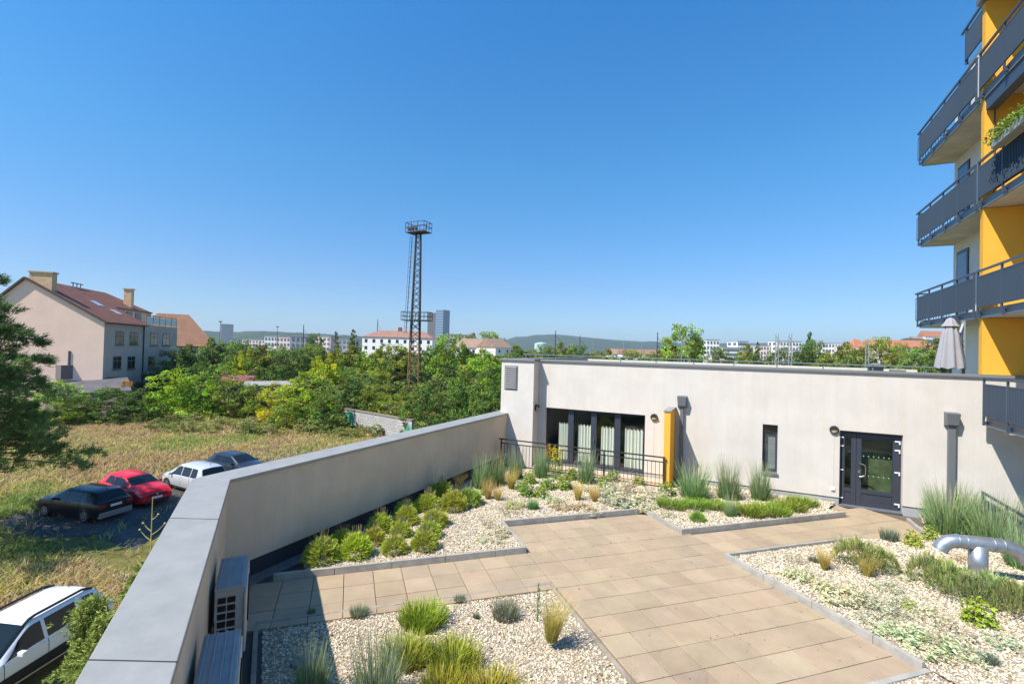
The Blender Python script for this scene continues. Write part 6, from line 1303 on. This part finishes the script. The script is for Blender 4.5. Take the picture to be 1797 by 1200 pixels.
for a in ((533, 570, 150, 'dark slim railway mast standing alone left of the firs', BK, 'plain'), (521, 583, 170, 'pale mast just left of the slim dark one', WG, 'plain'), (578, 588, 160, 'pale mast left of the first fir', WG, 'plain'), (587, 588, 165, 'pale mast right beside another, left of the firs', WG, 'plain'), (625, 590, 150, 'thick pale mast before the white long house corner', WG, 'plain'),
 (975, 580, 140, 'black mast right of the mint tank', BK, 'plain'), (1018, 589, 150, 'shorter black mast in front of the hill', BK, 'plain'), (1095, 597, 170, 'grey thin mast before the right hill slope', WG, 'plain'), (1154, 583, 130, 'black mast left of the poplar', BK, 'plain'), (1199, 590, 115, 'white lattice mast in front of the poplar', WG, 'lattice'),
 (1364, 586, 110, 'white lattice mast, left of the pair', WG, 'lattice'), (1387, 585, 110, 'white lattice mast, right of the pair', WG, 'lattice'), (1522, 597, 110, 'white lattice mast before the orange roof', WG, 'lattice'),
 (387, 564, 420, 'far floodlight mast left of the pale tower block', BK, 'lamp'), (487, 573, 500, 'far floodlight mast on the horizon', BK, 'lamp'), (663, 561, 300, 'thin aerial mast above the white long house', BK, 'plain'), (1041, 600, 200, 'thin white mast before the hill', WG, 'plain'), (1126, 600, 200, 'thin red white mast before the low red roofs', WG, 'plain')):
    pole(*a, w=.5 if a[2] > 250 else .28)
# ------------------------------------------------------------------ distant buildings
FW_ = mat('far_white', (.86, .83, .78), .9); FC = mat('far_cream', (.80, .66, .50), .9); FP = mat('far_pinkish', (.74, .60, .54), .9); FG_ = mat('far_grey', (.34, .35, .37), .8); FO = tilemat('far_orange_tile', (.46, .17, .085), (.54, .22, .11), (.3, .1, .05), .6, .5, .5, .02); FB = tilemat('far_brown_tile', (.36, .22, .15), (.42, .27, .19), (.2, .12, .08), .6, .5, .5, .02); FR = tilemat('far_red_tile', (.33, .17, .115), (.40, .22, .15), (.2, .07, .05), .6, .5, .5, .02)
gable_house('railway_house', 'long white three storey house with flat hipped red roof behind the mast', 697, 215, 31, 15, -.02, 8.2, 11.2, FW_, FR, 9, hip=6, rows=2, chim=1)
gable_house('station_building', 'long low white building with brown tiled roof right of the glass tower', 838, 240, 22, 14, .0, 4.6, 9.0, FW_, FB, 6, hip=1)
gable_house('station_wing', 'white gabled station wing with brown roof next to the louvre block', 884, 235, 12, 12, .9, 5.0, 9.2, FW_, FB, 2)
def block(name, label, x, dep, w, d, h, m, yaw=0, floors=0, bay=0, top=None, winm=None, z0=GZ, cat='building', group='distant buildings'):
    p = D(x, 600, dep); r = empty(name, (p[0], p[1], z0)); tag(r, label, cat, group); u = np.array([RT[0], RT[1], 0]); v = np.array([FW[0], FW[1], 0]); cy, sy = math.cos(yaw), math.sin(yaw); U = u * cy + v * sy; Vv = -u * sy + v * cy
    def B(mb, a0, a1, b0, b1, z0, z1): P = lambda a, b, z: tuple(p[:2] + (U * a + Vv * b)[:2]) + (z,); return mb.hexa([P(a0, b0, z0), P(a1, b0, z0), P(a1, b1, z0), P(a0, b1, z0), P(a0, b0, z1), P(a1, b0, z1), P(a1, b1, z1), P(a0, b1, z1)])
    zt = z0 + h; B(MB(), -w / 2, w / 2, 0, d, z0 - 1, zt).build('wall', m, r)
    B(MB(), -w / 2 - .3, w / 2 + .3, -.3, d + .3, zt, zt + .6).build('roof', top or FG_, r)
    if floors:
        fh = h / floors
        for k in range(floors):
            zc = zt - fh * (k + .5)
            if zc < 0: continue
            s = MB()
            if bay:
                for i in range(bay): c = -w / 2 + w * (i + .5) / bay; B(s, c - w / bay * .27, c + w / bay * .27, -.25, .1, zc - fh * .25, zc + fh * .25)
            else: B(s, -w / 2 + .4, w / 2 - .4, -.25, .1, zc - fh * .22, zc + fh * .22)
            nb = max(2, int(d / 6))
            for i in range(nb): c = d * (i + .5) / nb; B(s, -w / 2 - .25, -w / 2 + .1, c - d / nb * .28, c + d / nb * .28, zc - fh * .25, zc + fh * .25)
            s.build('window_row', winm or FARW, r)
    return r
FARW = mat('far_window', (.12, .14, .17), .3, spec=.6)
block('tower_block', 'pale far tower block with flat cap on the left horizon', 398, 900, 20, 16, 41, mat('tower_pale', (.80, .79, .76), .8), .55, 11, 0)
gt = block('glass_tower', 'tall dark office tower beside a blue glass tower behind the mast', 757, 900, 17, 20, 72, mat('tower_brown', (.17, .15, .15), .7), -.2, 18, 6)
gt2 = block('glass_tower', 'blue grey glass tower standing right of the dark office tower', 770, 890, 17, 20, 77, mat('tower_glass', (.20, .27, .34), .25, spec=.7), -.5, 16, 0, winm=mat('tower_band', (.10, .17, .25), .15, spec=.8))
block('office_block', 'wide pale office block with horizontal window bands right of the glass towers', 805, 560, 20, 14, 24, mat('office_cream', (.58, .53, .46), .8), .15, 7, 5)
block('office_block', 'dark end block leaning against the pale office block', 789, 575, 10, 14, 25, FG_, .15, 0)
tk = D(949, 600, 420); tr_ = empty('water_tank', (tk[0], tk[1], GZ)); tag(tr_, 'pale mint green storage tank in front of the wooded hill', 'tank', 'distant buildings')
MB().tube([(tk[0], tk[1], GZ), (tk[0], tk[1], 9.6)], 5.4, 24).build('tank_wall', mat('mint_green', (.42, .58, .52), .6), tr_); MB().tube([(tk[0], tk[1], 9.6), (tk[0], tk[1], 10.2), (tk[0], tk[1], 11.0)], [5.5, 4.2, .6], 24).build('tank_lid', mat('mint_lid', (.36, .50, .46), .6), tr_)
for a in ((1251, 420, 11, 12, 21.5, FW_, 5, 4, 'white tower like apartment house left of the stepped building'), (1283, 430, 16, 14, 15.5, FW_, 4, 0, 'white stepped building with window bands, left part'), (1304, 445, 11, 16, 21.5, FW_, 5, 0, 'white stepped building with window bands, taller right part'),
 (1345, 480, 17, 16, 19, FP, 4, 6, 'pinkish apartment house behind the pointed conifer'), (1385, 470, 24, 16, 23.5, FW_, 5, 8, 'long white apartment house behind the lattice pair'), (1462, 460, 20, 16, 22.5, FW_, 5, 7, 'white apartment house right of the tall conifer'), (1487, 450, 12, 14, 20, FP, 4, 5, 'pinkish house right of the white apartment house'),
 (1262, 380, 12, 10, 9, FP, 3, 4, 'low pinkish house below the white tower like house'), (478, 520, 16, 14, 16, FW_, 3, 5, 'white flat roofed house among the far trees on the left'), (497, 500, 14, 12, 15.5, FP, 3, 4, 'pinkish brick house beside the white flat roofed one'), (530, 420, 18, 12, 15.2, FG_, 3, 5, 'grey flat roofed hall left of the firs'), (566, 400, 14, 12, 15.2, FP, 4, 4, 'pinkish house behind the left fir'), (604, 480, 20, 12, 14, FG_, 3, 5, 'grey house between the two firs'), (445, 600, 30, 12, 12, FP, 3, 7, 'long pinkish building on the left horizon')):
    block('far_house', a[8], a[0], a[1], a[2], a[3], a[4], a[5], random.uniform(-.2, .3), a[6], a[7])
gable_house('long_apartment_house', 'long cream apartment house with bright orange roof left of the parasol', 1590, 300, 42, 14, .05, 11.5, 16.4, FC, FO, 12, rows=3, hip=2, group='distant buildings')
gable_house('corner_house', 'smaller orange roofed house with pointed roof left of the long cream one', 1514, 330, 12, 12, .1, 11.0, 17.5, FC, FO, 4, rows=3, hip=5, group='distant buildings')
for (x, dep, w, lb) in ((1125, 330, 26, 'low building with red roof behind the roof edge, left of the poplar'), (1160, 320, 18, 'low building with red roof directly beside the poplar'), (1088, 340, 14, 'low grey roofed shed before the hill')):
    gable_house('low_house', lb, x, dep, w, 10, .1, 3.0, 6.4, FW_, FR if 'red' in lb else FB, 4, group='distant buildings')
# ------------------------------------------------------------------ hills
def hill(name, pts, dep, col, thick=500):
    """ridge line given by sight lines at one distance; falls off to both sides"""
    m = mat(name + '_forest', col, .95, var=.5, scale=.012, col2=tuple(c * .45 for c in col)); V = []; F = []; xs = np.linspace(pts[0][0], pts[-1][0], 60); ys = np.interp(xs, [p[0] for p in pts], [p[1] for p in pts]); rows = 9
    rng = np.random.default_rng(int(dep))
    for j in range(rows):
        f = j / (rows - 1); 
        for x, y in zip(xs, ys):
            p = D(x, y, dep); z = p[2] - GZ; b = D(x, 600, dep * (1 - .28 * (1 - f))) if f < 1 else p
            q = D(x, 600, dep * (.72 + .28 * f)); V.append((q[0], q[1], GZ - .3 + max(0, z) * (math.sin(f * math.pi / 2) ** 1.3) + rng.normal(0, dep * .0006)))
    n = len(xs)
    for x in xs: q = D(x, 600, dep * 1.3); V.append((q[0], q[1], GZ - 5))
    for j in range(rows): F += [(j * n + i, j * n + i + 1, (j + 1) * n + i + 1, (j + 1) * n + i) for i in range(n - 1)]
    me = bpy.data.meshes.new(name); me.from_pydata(V, [], F); me.materials.append(m); o = bpy.data.objects.new(name, me); COL.objects.link(o); tag(o, kind='structure')
    for p in me.polygons: p.use_smooth = True
hill('hills', [(860, 606), (900, 592), (950, 588), (985, 588), (1040, 593), (1090, 598), (1150, 600), (1200, 602), (1280, 602), (1350, 603), (1420, 607), (1520, 612)], 3800, (.05, .085, .045))
hill('hills', [(180, 592), (300, 584), (345, 580), (400, 583), (450, 581), (500, 583), (560, 586), (640, 590), (740, 596), (820, 600)], 1900, (.055, .085, .045))
hill('hills', [(1490, 622), (1550, 606), (1590, 593), (1640, 596), (1700, 598), (1797, 600), (1900, 606)], 900, (.06, .09, .04))
gable_house('hill_house', 'white house with orange roof on the hill beside the parasol', 1643, 885, 44, 16, .1, 47, 58, FW_, FO, 8, z0=34, rows=1, group='distant buildings')
gable_house('hill_house', 'smaller white house lower on the hill, left of the orange roofed one', 1614, 870, 22, 14, .1, 41, 46, FW_, FB, 4, z0=30, rows=1, group='distant buildings')
def haze():
    m = bpy.data.materials.new('thin_air'); m.use_nodes = True; nt = m.node_tree; nt.nodes.remove(nt.nodes['Principled BSDF']); v = nt.nodes.new('ShaderNodeVolumePrincipled')
    v.inputs['Color'].default_value = (.80, .90, 1, 1); v.inputs['Density'].default_value = .00011; v.inputs['Anisotropy'].default_value = .2; nt.links.new(v.outputs[0], nt.nodes['Material Output'].inputs['Volume'])
    o = MB().box(-9600, 9600, -9600, 9600, GZ - 7, 260).build('haze', m); tag(o, 'thin summer haze that fades the distant hills to blue', 'haze', kind='stuff')
haze()
print('objects', len(bpy.data.objects), 'top', len([o for o in bpy.data.objects if o.parent is None]))
